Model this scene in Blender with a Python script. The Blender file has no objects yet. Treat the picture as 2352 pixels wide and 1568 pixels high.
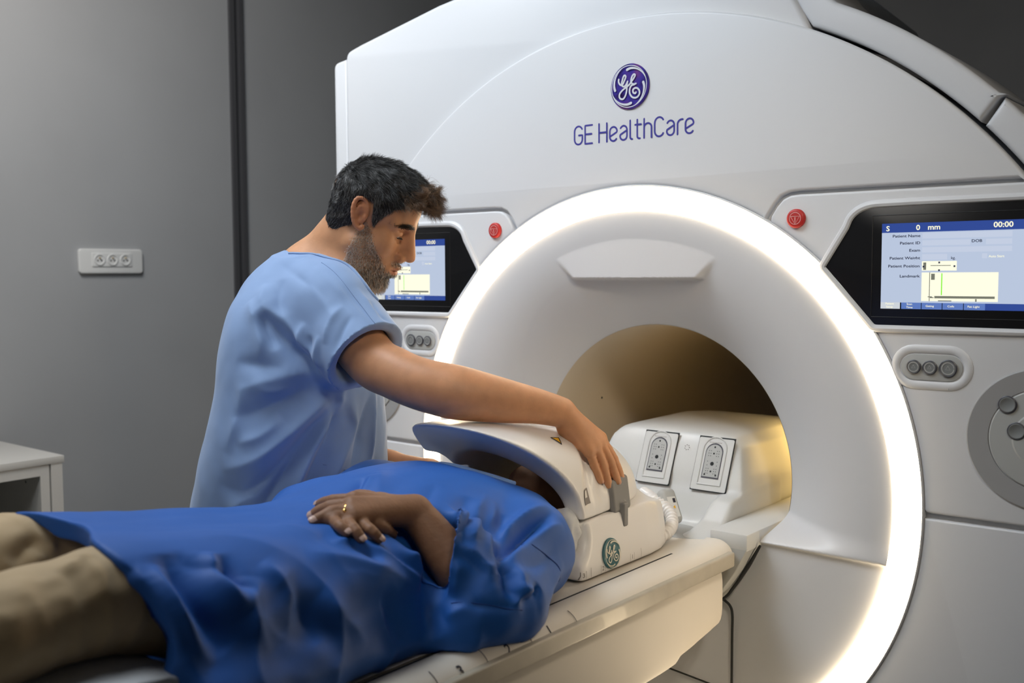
import bpy, math, random, os
import numpy as np
from mathutils import Vector, Matrix
random.seed(7); np.random.seed(7)
SC = bpy.context.scene
COL = SC.collection
PI = math.pi

# ------------------------------------------------------------------ camera
# the origin is the centre of the scanner bore at its front face; floor at z = -1.06
CAM = np.array([1.25446, -1.95188, 0.45956])
YAW, PITCH, ROLL, FPX = 0.686419, -0.0671642, -0.00490872, 2339.82
def _basis():
    cy, sy, cp, sp = math.cos(YAW), math.sin(YAW), math.cos(PITCH), math.sin(PITCH)
    f = np.array([-sy*cp, cy*cp, sp]); r = np.array([cy, sy, 0.]); u = np.cross(r, f)
    c, s = math.cos(ROLL), math.sin(ROLL)
    return c*r+s*u, -s*r+c*u, f
CR, CU, CF = _basis()
cam_d = bpy.data.cameras.new('camera'); cam = bpy.data.objects.new('camera', cam_d); COL.objects.link(cam)
cam.matrix_world = Matrix([[CR[0], CU[0], -CF[0], CAM[0]], [CR[1], CU[1], -CF[1], CAM[1]], [CR[2], CU[2], -CF[2], CAM[2]], [0, 0, 0, 1]])
cam_d.sensor_width = 36; cam_d.lens = FPX/2352*36; cam_d.clip_start = .05
cam_d.dof.use_dof = True; cam_d.dof.focus_distance = 2.05; cam_d.dof.aperture_fstop = 3.6
SC.camera = cam

# ------------------------------------------------------------------ world, lights, exposure
w = bpy.data.worlds.new('world'); SC.world = w; w.use_nodes = True
w.node_tree.nodes['Background'].inputs[0].default_value = (.8, .82, .85, 1)
w.node_tree.nodes['Background'].inputs[1].default_value = .05
SC.view_settings.view_transform = 'Standard'; SC.view_settings.look = 'None'
SC.view_settings.exposure = 0.0; SC.view_settings.gamma = 1; SC.view_settings.use_curve_mapping = False

def area(name, loc, target, sx, sy, power, color, spread=180):
    l = bpy.data.lights.new(name, 'AREA'); l.shape = 'RECTANGLE'; l.size = sx; l.size_y = sy
    l.energy = power; l.color = color; l.spread = math.radians(spread)
    o = bpy.data.objects.new(name, l); COL.objects.link(o); o.location = loc
    d = Vector(target)-Vector(loc); o.rotation_euler = d.to_track_quat('-Z', 'Y').to_euler()
    return o
# dim cool ceiling lamps left of and behind the camera, plus an added fill; warm lamps inside the bore
area('ceiling_or_fill_lamp', (-.80, -.95, 2.0), (-.2, -.05, .65), 1.1, .6, 25, (.77, .89, 1.0))
area('ceiling_or_fill_lamp', (-.35, -1.2, 1.95), (-.1, -1.1, 0), 1.0, .5, 13, (.84, .92, 1.0))
area('ceiling_or_fill_lamp', (-1.3, -.9, 1.95), (-2.3, -.2, .4), .6, .6, 24, (1, .95, .9))
area('ceiling_or_fill_lamp', (-.5, -2.9, 1.7), (-.4, -.5, .35), .8, .5, 1.9, (1, .95, .88), 80)  # no room lamp: weak fill added to brighten the man's face and back
area('ceiling_or_fill_lamp', (2.0, -1.9, 1.85), (-.1, .1, .1), .4, .4, 1.7, (1, .86, .68), 38)
area('bore_lamp', (.31, .42, .07), (.10, .38, .0), .06, .34, .65, (1.0, .66, .22))

# ------------------------------------------------------------------ materials
def mat(name, color, rough=.5, metal=0, bump=None, coat=0, sss=0, sheen=0, spec=.5, noise=None, attr=None, trans=0, bump2=None):
    m = bpy.data.materials.new(name); m.use_nodes = True; nt = m.node_tree; b = nt.nodes['Principled BSDF']
    b.inputs['Base Color'].default_value = (*color, 1); b.inputs['Roughness'].default_value = rough
    b.inputs['Metallic'].default_value = metal; b.inputs['Coat Weight'].default_value = coat
    b.inputs['Specular IOR Level'].default_value = spec; b.inputs['Sheen Weight'].default_value = sheen
    b.inputs['Transmission Weight'].default_value = trans
    if sss:
        b.inputs['Subsurface Weight'].default_value = sss; b.inputs['Subsurface Radius'].default_value = (1, .35, .2)
        b.inputs['Subsurface Scale'].default_value = .008
    tc = nt.nodes.new('ShaderNodeTexCoord')
    src = None
    if attr:
        a = nt.nodes.new('ShaderNodeVertexColor'); a.layer_name = attr; src = a.outputs[0]
    if noise:                                   # (scale, amount): soft mottling of the colour
        n = nt.nodes.new('ShaderNodeTexNoise'); n.inputs['Scale'].default_value = noise[0]; n.inputs['Detail'].default_value = 5
        nt.links.new(tc.outputs['Object'], n.inputs['Vector'])
        mr = nt.nodes.new('ShaderNodeMapRange'); mr.inputs[3].default_value = 1-noise[1]; mr.inputs[4].default_value = 1+noise[1]
        mr.inputs[1].default_value = .3; mr.inputs[2].default_value = .7
        nt.links.new(n.outputs[0], mr.inputs[0])
        mx = nt.nodes.new('ShaderNodeVectorMath'); mx.operation = 'SCALE'
        if src: nt.links.new(src, mx.inputs[0])
        else: mx.inputs[0].default_value = color
        nt.links.new(mr.outputs[0], mx.inputs['Scale']); src = mx.outputs[0]
    if src: nt.links.new(src, b.inputs['Base Color'])
    if bump:                                    # (scale, strength[, distance])
        n = nt.nodes.new('ShaderNodeTexNoise'); n.inputs['Scale'].default_value = bump[0]; n.inputs['Detail'].default_value = 4
        nt.links.new(tc.outputs['Object'], n.inputs['Vector'])
        bp = nt.nodes.new('ShaderNodeBump'); bp.inputs['Strength'].default_value = bump[1]
        bp.inputs['Distance'].default_value = bump[2] if len(bump) > 2 else .001
        nt.links.new(n.outputs[0], bp.inputs['Height']); nt.links.new(bp.outputs[0], b.inputs['Normal'])
        if bump2:                                # broad crumples of paper or cloth
            n2 = nt.nodes.new('ShaderNodeTexNoise'); n2.inputs['Scale'].default_value = bump2[0]; n2.inputs['Detail'].default_value = 3; n2.noise_type = 'RIDGED_MULTIFRACTAL'
            mp = nt.nodes.new('ShaderNodeMapping'); mp.inputs['Scale'].default_value = bump2[3] if len(bump2) > 3 else (1, 1, 1)
            nt.links.new(tc.outputs['Object'], mp.inputs[0]); nt.links.new(mp.outputs[0], n2.inputs['Vector'])
            b2 = nt.nodes.new('ShaderNodeBump'); b2.inputs['Strength'].default_value = bump2[1]; b2.inputs['Distance'].default_value = bump2[2]
            nt.links.new(n2.outputs[0], b2.inputs['Height']); nt.links.new(b2.outputs[0], bp.inputs['Normal'])
    return m
def emit(name, color, strength):
    m = bpy.data.materials.new(name); m.use_nodes = True; nt = m.node_tree
    e = nt.nodes.new('ShaderNodeEmission'); e.inputs[0].default_value = (*color, 1); e.inputs[1].default_value = strength
    nt.links.new(e.outputs[0], nt.nodes['Material Output'].inputs[0]); return m
def srgb(r, g, b):
    f = lambda c: (c/255/12.92) if c < 10.3 else ((c/255+.055)/1.055)**2.4
    return (f(r), f(g), f(b))

M = {}
M['shell'] = mat('white_gantry_plastic', (.66, .67, .69), .38, bump=(900, .05, .0003))
M['shell2'] = mat('grey_gantry_plastic', (.50, .50, .50), .42, bump=(900, .05, .0003))
M['dock'] = mat('light_grey_plastic', (.42, .43, .42), .45)
M['gap'] = mat('dark_gap', (.015, .017, .018), .8)
M['bore'] = mat('cream_bore_lining', (.66, .57, .44), .5)
M['black'] = mat('black_glass', (.008, .008, .009), .22)
M['blackmatte'] = mat('black_frame', (.012, .012, .013), .5)
M['red'] = mat('red_button', (.50, .022, .018), .45)
M['redsign'] = mat('pale_button_print', (.80, .45, .42), .5)
M['dial'] = mat('mid_grey_dial', (.34, .34, .34), .45)
M['btn'] = mat('grey_button_face', (.20, .21, .21), .5)
M['btnrim'] = mat('dark_button_rim', (.06, .06, .075), .4)
M['btnring'] = mat('pale_button_ring', (.42, .42, .41), .4)
M['ring'] = emit('warm_white_light_ring', (1, .79, .52), 13)
M['ink'] = mat('navy_lettering', srgb(62, 60, 150), .4)
M['table'] = mat('cream_table_plastic', (.74, .69, .61), .5)
M['rail'] = mat('beige_rail', (.45, .41, .33), .36, coat=.1, noise=(14, .12))
M['coil'] = mat('white_coil_plastic', (.80, .78, .76), .33, coat=.15)
M['coilgrey'] = mat('grey_latch_plastic', (.22, .215, .21), .45)
M['pod'] = mat('white_housing_plastic', (.62, .63, .62), .35)
M['teal'] = mat('teal_emblem', srgb(58, 110, 118), .35)
M['cream_ink'] = mat('cream_emblem_line', (.66, .62, .50), .4)
M['silver'] = mat('pale_emblem_line', (.70, .72, .78), .35)
M['print'] = mat('black_print', (.02, .02, .035), .6)
M['greyprint'] = mat('grey_print', (.22, .2, .19), .6)
M['yellow'] = mat('yellow_sticker', (.75, .42, .02), .5)
M['white'] = mat('white_plastic', (.72, .72, .70), .4)
M['brass'] = mat('brass', (.55, .38, .12), .35, metal=1)
M['gold'] = mat('gold', (.95, .62, .22), .18, metal=1)
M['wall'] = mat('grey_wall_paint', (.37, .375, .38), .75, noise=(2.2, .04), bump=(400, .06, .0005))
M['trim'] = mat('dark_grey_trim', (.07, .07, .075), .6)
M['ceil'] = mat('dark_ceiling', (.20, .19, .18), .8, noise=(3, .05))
M['floor'] = mat('grey_vinyl_floor', (.22, .22, .21), .5, noise=(5, .12))
M['cab'] = mat('white_melamine', (.58, .56, .52), .5)
M['cabin'] = mat('grey_cabinet_inside', (.20, .20, .18), .6)
M['linen'] = mat('white_disposable_sheet', (.62, .63, .64), .85, bump=(300, .3, .0008))
M['pad'] = mat('grey_vinyl_pad', (.16, .18, .22), .5)

# ------------------------------------------------------------------ mesh helpers
def prop(o, label=None, cat=None, group=None, kind=None):
    if label: o['label'] = label
    if cat: o['category'] = cat
    if group: o['group'] = group
    if kind: o['kind'] = kind
    return o
def thing(name, label, cat, loc=(0, 0, 0), group=None):
    o = bpy.data.objects.new(name, None); COL.objects.link(o); o.location = loc; o.empty_display_size = .05
    return prop(o, label, cat, group)
def mesh_obj(name, V, F, m, parent=None, smooth=True, col=None, auto=None):
    me = bpy.data.meshes.new(name)
    V = np.asarray(V, np.float32)
    if isinstance(F, np.ndarray):
        n = len(F); k = F.shape[1]
        me.vertices.add(len(V)); me.vertices.foreach_set('co', V.ravel())
        me.loops.add(n*k); me.loops.foreach_set('vertex_index', F.astype(np.int32).ravel())
        me.polygons.add(n); me.polygons.foreach_set('loop_start', np.arange(0, n*k, k, dtype=np.int32))
        me.update(calc_edges=True); me.validate()
    else:
        me.from_pydata(V.tolist(), [], F); me.update()
    me.polygons.foreach_set('use_smooth', np.full(len(me.polygons), smooth))
    if col is not None:
        a = me.color_attributes.new('Col', 'FLOAT_COLOR', 'POINT')
        c = np.ones((len(V), 4), np.float32); c[:, :3] = col; a.data.foreach_set('color', c.ravel())
    if auto: me.set_sharp_from_angle(angle=math.radians(auto))
    me.materials.append(m)
    o = bpy.data.objects.new(name, me); COL.objects.link(o)
    if parent: put(o, parent)
    return o
def put(o, parent):
    bpy.context.view_layer.update()
    o.parent = parent
    root = parent; off = Matrix()
    # every parent in this scene is only translated
    t = Vector((0, 0, 0)); q = parent
    while q: t += q.location; q = q.parent
    o.location = o.location - t
    return o
def struct(o): o['kind'] = 'structure'; return o
class MB:
    def __init__(s): s.V = []; s.F = []
    def add(s, V, F):
        n = len(s.V); s.V += [tuple(map(float, v)) for v in V]; s.F += [tuple(i+n for i in f) for f in F]; return s
    def box(s, lo, hi, bev=0, seg=2, R=None, c=None):
        lo = np.array(lo, float); hi = np.array(hi, float)
        import bmesh
        bm = bmesh.new(); bmesh.ops.create_cube(bm, size=1)
        for v in bm.verts: v.co = Vector([(lo[i]+hi[i])/2+v.co[i]*(hi[i]-lo[i]) for i in range(3)])
        if bev: bmesh.ops.bevel(bm, geom=bm.edges[:], offset=bev, segments=seg, profile=.5, affect='EDGES')
        V = np.array([v.co[:] for v in bm.verts]); bm.verts.index_update()
        F = [tuple(v.index for v in f.verts) for f in bm.faces]; bm.free()
        if R is not None: c = np.array(c if c is not None else (lo+hi)/2); V = (V-c)@np.array(R).T+c
        return s.add(V, F)
    def tube(s, P, r, n=8, flat=None, round_ends=True):
        V, F = tube_mesh(P, r, n, flat, round_ends); return s.add(V, F)
    def disc(s, c, r, nrm_axis=1, t=.001, n=40, ax=None):        # short cylinder, front face towards -axis
        ang = np.linspace(0, 2*PI, n, endpoint=False); V = []
        for k in (0, 1):
            for a in ang:
                p = [0, 0, 0]; o = [i for i in range(3) if i != nrm_axis]
                p[o[0]] = math.cos(a)*r; p[o[1]] = math.sin(a)*r; p[nrm_axis] = (-t if k == 0 else 0)
                V.append([c[i]+p[i] for i in range(3)])
        F = [tuple(range(n)), tuple(range(2*n-1, n-1, -1))]+[(i, (i+1) % n, n+(i+1) % n, n+i) for i in range(n)]
        return s.add(V, F)
    def obj(s, name, m, parent=None, smooth=True, auto=35):
        return mesh_obj(name, np.array(s.V), s.F, m, parent, smooth, auto=auto)
def smooth_poly(P, n=4, closed=False):
    """Catmull-Rom subdivision of a polyline (any number of columns)."""
    P = np.array(P, float); N = len(P); out = []
    rng = range(N if closed else N-1)
    for i in rng:
        p0 = P[(i-1) % N] if (closed or i > 0) else 2*P[0]-P[1]
        p1 = P[i]; p2 = P[(i+1) % N]
        p3 = P[(i+2) % N] if (closed or i+2 < N) else 2*P[-1]-P[-2]
        for k in range(n):
            t = k/n
            out.append(.5*((2*p1)+(-p0+p2)*t+(2*p0-5*p1+4*p2-p3)*t*t+(-p0+3*p1-3*p2+p3)*t**3))
    if not closed: out.append(P[-1])
    return np.array(out)
def tube_mesh(P, r, n=8, flat=None, round_ends=True):
    P = np.array(P, float); r = np.broadcast_to(np.asarray(r, float), (len(P),)).copy()
    if round_ends:
        d0 = P[0]-P[1]; d0 /= np.linalg.norm(d0)+1e-12; d1 = P[-1]-P[-2]; d1 /= np.linalg.norm(d1)+1e-12
        a = [(.5, .866), (.866, .5), (1, .05)]
        P = np.vstack([[P[0]+d0*r[0]*q for q, _ in a[::-1]], P, [P[-1]+d1*r[-1]*q for q, _ in a]])
        r = np.concatenate([[r[0]*c for _, c in a[::-1]], r, [r[-1]*c for _, c in a]])
    T = np.gradient(P, axis=0); T /= np.linalg.norm(T, axis=1)[:, None]+1e-12
    u = np.cross(T[0], [0, 0, 1.]);
    if np.linalg.norm(u) < .1: u = np.cross(T[0], [0, 1., 0])
    u /= np.linalg.norm(u); V = []
    for i in range(len(P)):
        u = u-T[i]*(u@T[i]); u /= np.linalg.norm(u)+1e-12; v = np.cross(T[i], u)
        for k in range(n):
            a = 2*PI*k/n; V.append(P[i]+r[i]*(math.cos(a)*u+math.sin(a)*v))
    V = np.array(V)
    F = [(i*n+k, i*n+(k+1) % n, (i+1)*n+(k+1) % n, (i+1)*n+k) for i in range(len(P)-1) for k in range(n)]
    F += [tuple(range(n-1, -1, -1)), tuple((len(P)-1)*n+k for k in range(n))]
    if flat is not None:          # flatten along an axis about a plane: (axis, value, factor)
        V[:, flat[0]] = flat[1]+(V[:, flat[0]]-flat[1])*flat[2]
    return V, F
def plate(name, loops, y0, depth, bevel, m, parent=None, res=2, axes='xz'):
    """Flat panel cut to closed loops (outer first, then holes) in the x-z plane, front face at y0, with a rounded edge."""
    cu = bpy.data.curves.new(name, 'CURVE'); cu.dimensions = '2D'; cu.fill_mode = 'BOTH'
    for L in loops:
        sp = cu.splines.new('POLY'); sp.points.add(len(L)-1); sp.use_cyclic_u = True
        for i, (x, z) in enumerate(L): sp.points[i].co = (x, z, 0, 1)
    cu.extrude = max(depth/2-bevel, 0); cu.bevel_depth = bevel; cu.bevel_resolution = res; cu.offset = -bevel
    ob = bpy.data.objects.new(name, cu); COL.objects.link(ob)
    bpy.context.view_layer.update()
    me = bpy.data.meshes.new_from_object(ob.evaluated_get(bpy.context.evaluated_depsgraph_get()))
    bpy.data.objects.remove(ob); bpy.data.curves.remove(cu)
    me.name = name
    n = len(me.vertices); co = np.empty(n*3, np.float32); me.vertices.foreach_get('co', co); co = co.reshape(-1, 3)
    if axes == 'xz': new = np.stack([co[:, 0], y0+depth/2-co[:, 2], co[:, 1]], 1)
    elif axes == 'yz': new = np.stack([y0-depth/2+co[:, 2], co[:, 0], co[:, 1]], 1)     # y0 is then the x of the +x face
    elif axes == 'xy': new = np.stack([co[:, 0], co[:, 1], y0-depth/2+co[:, 2]], 1)     # y0 is then the z of the top
    me.vertices.foreach_set('co', new.astype(np.float32).ravel()); me.update()
    import bmesh
    bm = bmesh.new(); bm.from_mesh(me); bmesh.ops.remove_doubles(bm, verts=bm.verts, dist=1e-5)
    bmesh.ops.recalc_face_normals(bm, faces=bm.faces); bm.to_mesh(me); bm.free()
    me.polygons.foreach_set('use_smooth', np.ones(len(me.polygons), bool)); me.set_sharp_from_angle(angle=math.radians(35))
    me.materials.clear(); me.materials.append(m)
    o = bpy.data.objects.new(name, me); COL.objects.link(o)
    if parent: put(o, parent)
    return o
def arc(cx, cz, rx, rz, a0, a1, n=10):
    return [(cx+rx*math.cos(math.radians(a)), cz+rz*math.sin(math.radians(a))) for a in np.linspace(a0, a1, n)]
def lathe_y(prof, n=256, a0=0, a1=360):
    """Surface of revolution about the y axis; prof = [(r, y)]."""
    full = abs(a1-a0-360) < 1e-6
    ang = np.radians(np.linspace(a0, a1, n, endpoint=not full)); V = []
    for a in ang:
        for r, y in prof: V.append((r*math.cos(a), y, r*math.sin(a)))
    k = len(prof); F = []
    for i in range(n if full else n-1):
        j = (i+1) % n
        for q in range(k-1): F.append((i*k+q, j*k+q, j*k+q+1, i*k+q+1))
    return np.array(V), F
def text_mb(mb, s, size, place, align='LEFT', wide=1.0, bold=0):
    """Letters of the built-in font turned into mesh; place(u, v) gives the 3D point, size = cap height."""
    cu = bpy.data.curves.new('t', 'FONT'); cu.body = s; cu.align_x = align; cu.size = 1; cu.extrude = 0; cu.resolution_u = 3; cu.offset = bold
    ob = bpy.data.objects.new('t', cu); COL.objects.link(ob); bpy.context.view_layer.update()
    me = bpy.data.meshes.new_from_object(ob.evaluated_get(bpy.context.evaluated_depsgraph_get()))
    V = [place(v.co.x*size/.73*wide, v.co.y*size/.73) for v in me.vertices]; F = [tuple(p.vertices) for p in me.polygons]
    bpy.data.objects.remove(ob); bpy.data.curves.remove(cu); bpy.data.meshes.remove(me)
    mb.add(V, F)
# ------------------------------------------------------------------ distance-field modelling (bodies, cloth, moulded shells)
def nrm(v): v = np.array(v, float); return v/(np.linalg.norm(v)+1e-12)
def at(px, py, d): return CAM+(CF+CR*(px-1176)/FPX-CU*(py-784)/FPX)*d          # design-time: pixel + distance along the view axis
def on(px, py, ax, val):
    r = CF+CR*(px-1176)/FPX-CU*(py-784)/FPX; return CAM+r*((val-CAM[ax])/r[ax])
def rcone(a, b, r1, r2=None, sq=None):
    """Tapered capsule. sq=(direction, factor) flattens it along a direction."""
    a = np.array(a, float); b = np.array(b, float); r2 = r1 if r2 is None else r2
    if sq: sd = nrm(sq[0]); sf = sq[1]
    ba0 = b-a
    if sq: ba0 = ba0+sd*(ba0@sd)*(1/sf-1)
    l2 = ba0@ba0; rr = r1-r2
    def f(p):
        pa = p-a
        if sq: pa = pa+np.outer(pa@sd, sd)*(1/sf-1)
        if l2 <= rr*rr+1e-12:
            c = pa if r1 >= r2 else pa-ba0
            d = np.sqrt((c*c).sum(1))-max(r1, r2)
        else:
            a2 = l2-rr*rr; il2 = 1/l2
            y = pa@ba0; z = y-l2; q = pa*l2-y[:, None]*ba0; x2 = (q*q).sum(1); y2 = y*y*l2; z2 = z*z*l2
            k = np.sign(rr)*rr*rr*x2
            d = (np.sqrt(x2*a2*il2)+y*rr)*il2-r1
            m1 = np.sign(y)*a2*y2 < k; d[m1] = np.sqrt(x2[m1]+y2[m1])*il2-r1
            m2 = np.sign(z)*a2*z2 > k; d[m2] = np.sqrt(x2[m2]+z2[m2])*il2-r2
        return d*(min(sf, 1) if sq else 1)
    return f
def ell(c, r, R=None):
    """Ellipsoid; R = rows are its axes."""
    c = np.array(c, float); r = np.array(r, float); R = None if R is None else np.array(R, float)
    def f(p):
        q = p-c
        if R is not None: q = q@R.T
        k0 = np.sqrt(((q/r)**2).sum(1)); k1 = np.sqrt(((q/(r*r))**2).sum(1))+1e-9
        return np.where(k0 < .05, -r.min(), k0*(k0-1)/k1)
    return f
def rbox(c, h, rad, R=None):
    c = np.array(c, float); h = np.array(h, float)-rad; R = None if R is None else np.array(R, float)
    def f(p):
        q = p-c
        if R is not None: q = q@R.T
        q = np.abs(q)-h
        return np.sqrt((np.maximum(q, 0)**2).sum(1))+np.minimum(q.max(1), 0)-rad
    return f
def plane(pt, n):
    pt = np.array(pt, float); n = nrm(n)
    return lambda p: (p-pt)@n
def stack(axis, nodes, phi=0, n=2.0, caps=True):
    """Loft of super-ellipses along a world axis. nodes = [(t, c0, c1, a, b)], centre and half widths in the two other axes,
    turned by phi about the axis."""
    N = smooth_poly(sorted(nodes), 8); o = [i for i in range(3) if i != axis]; cp, sp = math.cos(phi), math.sin(phi)
    def f(p):
        t = p[:, axis]; tc = np.clip(t, N[0, 0], N[-1, 0])
        c0, c1, a, b = [np.interp(tc, N[:, 0], N[:, k]) for k in range(1, 5)]
        u = p[:, o[0]]-c0; v = p[:, o[1]]-c1; u, v = cp*u+sp*v, -sp*u+cp*v
        k = (np.abs(u/a)**n+np.abs(v/b)**n)**(1/n)
        d = (k-1)*np.minimum(a, b)
        d = np.where(k < 1, d, np.minimum(d, np.hypot(u, v)*(1-1/np.maximum(k, 1e-6))))
        if caps: d = np.maximum(d, np.abs(t-tc)*1.0) if False else np.where(t == tc, d, np.hypot(np.maximum(d, 0), t-tc))
        e = np.minimum(t-N[0, 0], N[-1, 0]-t)
        return np.maximum(d, -e) if caps else d
    return f
class SDF:
    def __init__(s): s.ops = []
    def add(s, f, k=.02): s.ops.append((0, f, k)); return s
    def sub(s, f, k=.01): s.ops.append((1, f, k)); return s
    def cut(s, f, k=.004): s.ops.append((2, f, k)); return s         # intersect
    def limb(s, P, r, k=.02, n=5):
        q = smooth_poly(np.c_[np.array(P), r], n)
        for i in range(len(q)-1): s.add(rcone(q[i, :3], q[i+1, :3], q[i, 3], q[i+1, 3]), k if i == 0 else .003)
        return s
    def chain(s, P, r, k=.02, sq=None):
        for i in range(len(P)-1): s.add(rcone(P[i], P[i+1], r[i], r[i+1], sq), k)
        return s
    def ev(s, p, use=None):
        d = np.full(len(p), 1e3)
        for i in (range(len(s.ops)) if use is None else use):
            o, f, k = s.ops[i]; e = f(p)
            if o == 0:
                h = np.maximum(k-np.abs(d-e), 0)/k; d = np.minimum(d, e)-h*h*k*.25
            else:
                if o == 1: e = -e
                h = np.maximum(k-np.abs(d-e), 0)/k; d = np.maximum(d, e)+h*h*k*.25
        return d
    def mesh(s, lo, hi, vox, B=12, slack=1.5):
        lo = np.array(lo, float); hi = np.array(hi, float); nb = np.maximum(np.ceil((hi-lo)/vox/B).astype(int), 1)
        g = np.stack(np.meshgrid(*[np.arange(k) for k in nb], indexing='ij'), -1).reshape(-1, 3)
        cen = lo+(g+.5)*B*vox; half = B*vox*.8661
        E = np.stack([f(cen) for _, f, _ in s.ops]); K = np.array([k for _, _, k in s.ops]); O = np.array([o for o, _, _ in s.ops])
        d = s.ev(cen); keep = np.abs(d) < half*slack+vox*2
        off = np.stack(np.meshgrid(*[np.arange(B+1)]*3, indexing='ij'), -1).reshape(-1, 3)
        keys, verts, quads = [], [], []
        W = (nb*B+4).astype(np.int64); key = lambda c: ((c[:, 0]+1)*W[1]+(c[:, 1]+1))*W[2]+(c[:, 2]+1)
        cube = np.array([[i >> 2 & 1, i >> 1 & 1, i & 1] for i in range(8)])
        edges = [(a, b) for a in range(8) for b in range(8) if a < b and np.abs(cube[a]-cube[b]).sum() == 1]
        for bi in np.nonzero(keep)[0]:
            eb = E[:, bi]; am = eb[O == 0].min()
            use = [i for i in range(len(s.ops)) if (O[i] == 0 and eb[i] < max(am, 0)+half*2.2*slack+K[i]) or (O[i] == 1 and eb[i] < half*slack*1.3+K[i]) or (O[i] == 2 and eb[i] > -half*slack*1.3-K[i])]
            base = g[bi]*B; P = lo+(base+off)*vox; v = s.ev(P, use).reshape(B+1, B+1, B+1)
            sg = v < 0
            if sg.all() or not sg.any(): continue
            cs = [sg[c[0]:c[0]+B, c[1]:c[1]+B, c[2]:c[2]+B] for c in cube]; sm = sum(c.astype(np.int8) for c in cs)
            act = np.argwhere((sm > 0) & (sm < 8))
            if len(act):
                vals = np.stack([v[act[:, 0]+c[0], act[:, 1]+c[1], act[:, 2]+c[2]] for c in cube], 1)
                acc = np.zeros((len(act), 3)); cnt = np.zeros(len(act))
                for a, b in edges:
                    va, vb = vals[:, a], vals[:, b]; m = (va < 0) != (vb < 0)
                    t = np.where(m, va/(va-vb+1e-30*(va == vb)), 0)
                    pt = cube[a]+t[:, None]*(cube[b]-cube[a]); acc += np.where(m[:, None], pt, 0); cnt += m
                q = lo+(base+act+acc/cnt[:, None])*vox
                e = vox*.25
                for _ in range(2):
                    d0 = s.ev(q, use); G = np.stack([s.ev(q+np.eye(3)[i]*e, use)-d0 for i in range(3)], 1)/e
                    gl = (G*G).sum(1); st = (d0/np.maximum(gl, .05))[:, None]*G; sl = np.linalg.norm(st, axis=1)
                    st *= np.minimum(1, vox*.5/(sl+1e-12))[:, None]; q = q-st
                keys.append(key(base+act)); verts.append(q)
            for ax in range(3):
                o1, o2 = [(1, 2), (2, 0), (0, 1)][ax]
                s0 = sg[:B, :B, :B]; idx = [slice(0, B)]*3; idx[ax] = slice(1, B+1); s1 = sg[tuple(idx)]
                cr = np.argwhere(s0 != s1)
                if not len(cr): continue
                st = s0[cr[:, 0], cr[:, 1], cr[:, 2]]; c = cr+base; u = np.eye(3, dtype=int)[o1]; w_ = np.eye(3, dtype=int)[o2]
                qd = np.stack([key(c-u-w_), key(c-w_), key(c), key(c-u)], 1)
                qd[~st] = qd[~st][:, ::-1]; quads.append(qd)
        keys = np.concatenate(keys); V = np.concatenate(verts); Q = np.concatenate(quads)
        o = np.argsort(keys); keys = keys[o]; V = V[o]
        ix = np.clip(np.searchsorted(keys, Q), 0, len(keys)-1); ok = (keys[ix] == Q).all(1)
        return V, ix[ok]
def relax(V, Q, it=2, lam=.5):
    for _ in range(it):
        S = np.zeros_like(V); C = np.zeros(len(V))
        for a, b in ((0, 1), (1, 2), (2, 3), (3, 0)):
            np.add.at(S, Q[:, a], V[Q[:, b]]); np.add.at(S, Q[:, b], V[Q[:, a]]); np.add.at(C, Q[:, a], 1); np.add.at(C, Q[:, b], 1)
        V = V+lam*(S/np.maximum(C, 1)[:, None]-V)
    return V
def vnormals(V, Q):
    n = np.cross(V[Q[:, 2]]-V[Q[:, 0]], V[Q[:, 3]]-V[Q[:, 1]]); N = np.zeros_like(V)
    for k in range(4): np.add.at(N, Q[:, k], n)
    return N/(np.linalg.norm(N, axis=1)[:, None]+1e-12)
def seg_dist(V, P):
    """Distance from points to a polyline, with the parameter 0..1 along it and the side vector."""
    P = np.array(P, float); best = np.full(len(V), 1e9); par = np.zeros(len(V)); near = np.zeros_like(V)
    L = np.r_[0, np.cumsum(np.linalg.norm(np.diff(P, axis=0), axis=1))]
    for i in range(len(P)-1):
        ab = P[i+1]-P[i]; t = np.clip(((V-P[i])@ab)/(ab@ab+1e-12), 0, 1); c = P[i]+t[:, None]*ab
        d = np.linalg.norm(V-c, axis=1); m = d < best; best[m] = d[m]; par[m] = (L[i]+t[m]*(L[i+1]-L[i]))/L[-1]; near[m] = c[m]
    return best, par, near
def fold(V, N, P, h, w, taper=True, sharp=False):
    """Push a ridge (h > 0) or a crease (h < 0) of width w along the polyline P into the surface."""
    P = smooth_poly(P, 4); lo = P.min(0)-3*w; hi = P.max(0)+3*w; m = np.nonzero(((V > lo) & (V < hi)).all(1))[0]
    if not len(m): return
    d, t, _ = seg_dist(V[m], P); e = np.exp(-np.abs(d/w)*1.6) if sharp else np.exp(-np.abs(d/w)**1.35)
    if taper: e = e*np.sin(np.clip(np.minimum(t, 1-t)*2.6, 0, 1)*PI/2)
    V[m] += N[m]*(h*e)[:, None]
_perm = np.random.RandomState(3).permutation(256); _gr = np.random.RandomState(4).randn(256, 3); _gr /= np.linalg.norm(_gr, axis=1)[:, None]
def perlin(p):
    i = np.floor(p).astype(int); f = p-i; u = f*f*f*(f*(f*6-15)+10); r = 0
    for c in range(8):
        o = np.array([c >> 2 & 1, c >> 1 & 1, c & 1]); q = i+o
        g_ = _gr[_perm[(_perm[(_perm[q[:, 0] & 255]+q[:, 1]) & 255]+q[:, 2]) & 255]]
        wgt = np.prod(np.where(o, u, 1-u), axis=1); r = r+wgt*((f-o)*g_).sum(1)
    return r*1.5
def fbm(p, n=3):
    return sum(perlin(p*2**k)/2**k for k in range(n))
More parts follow.
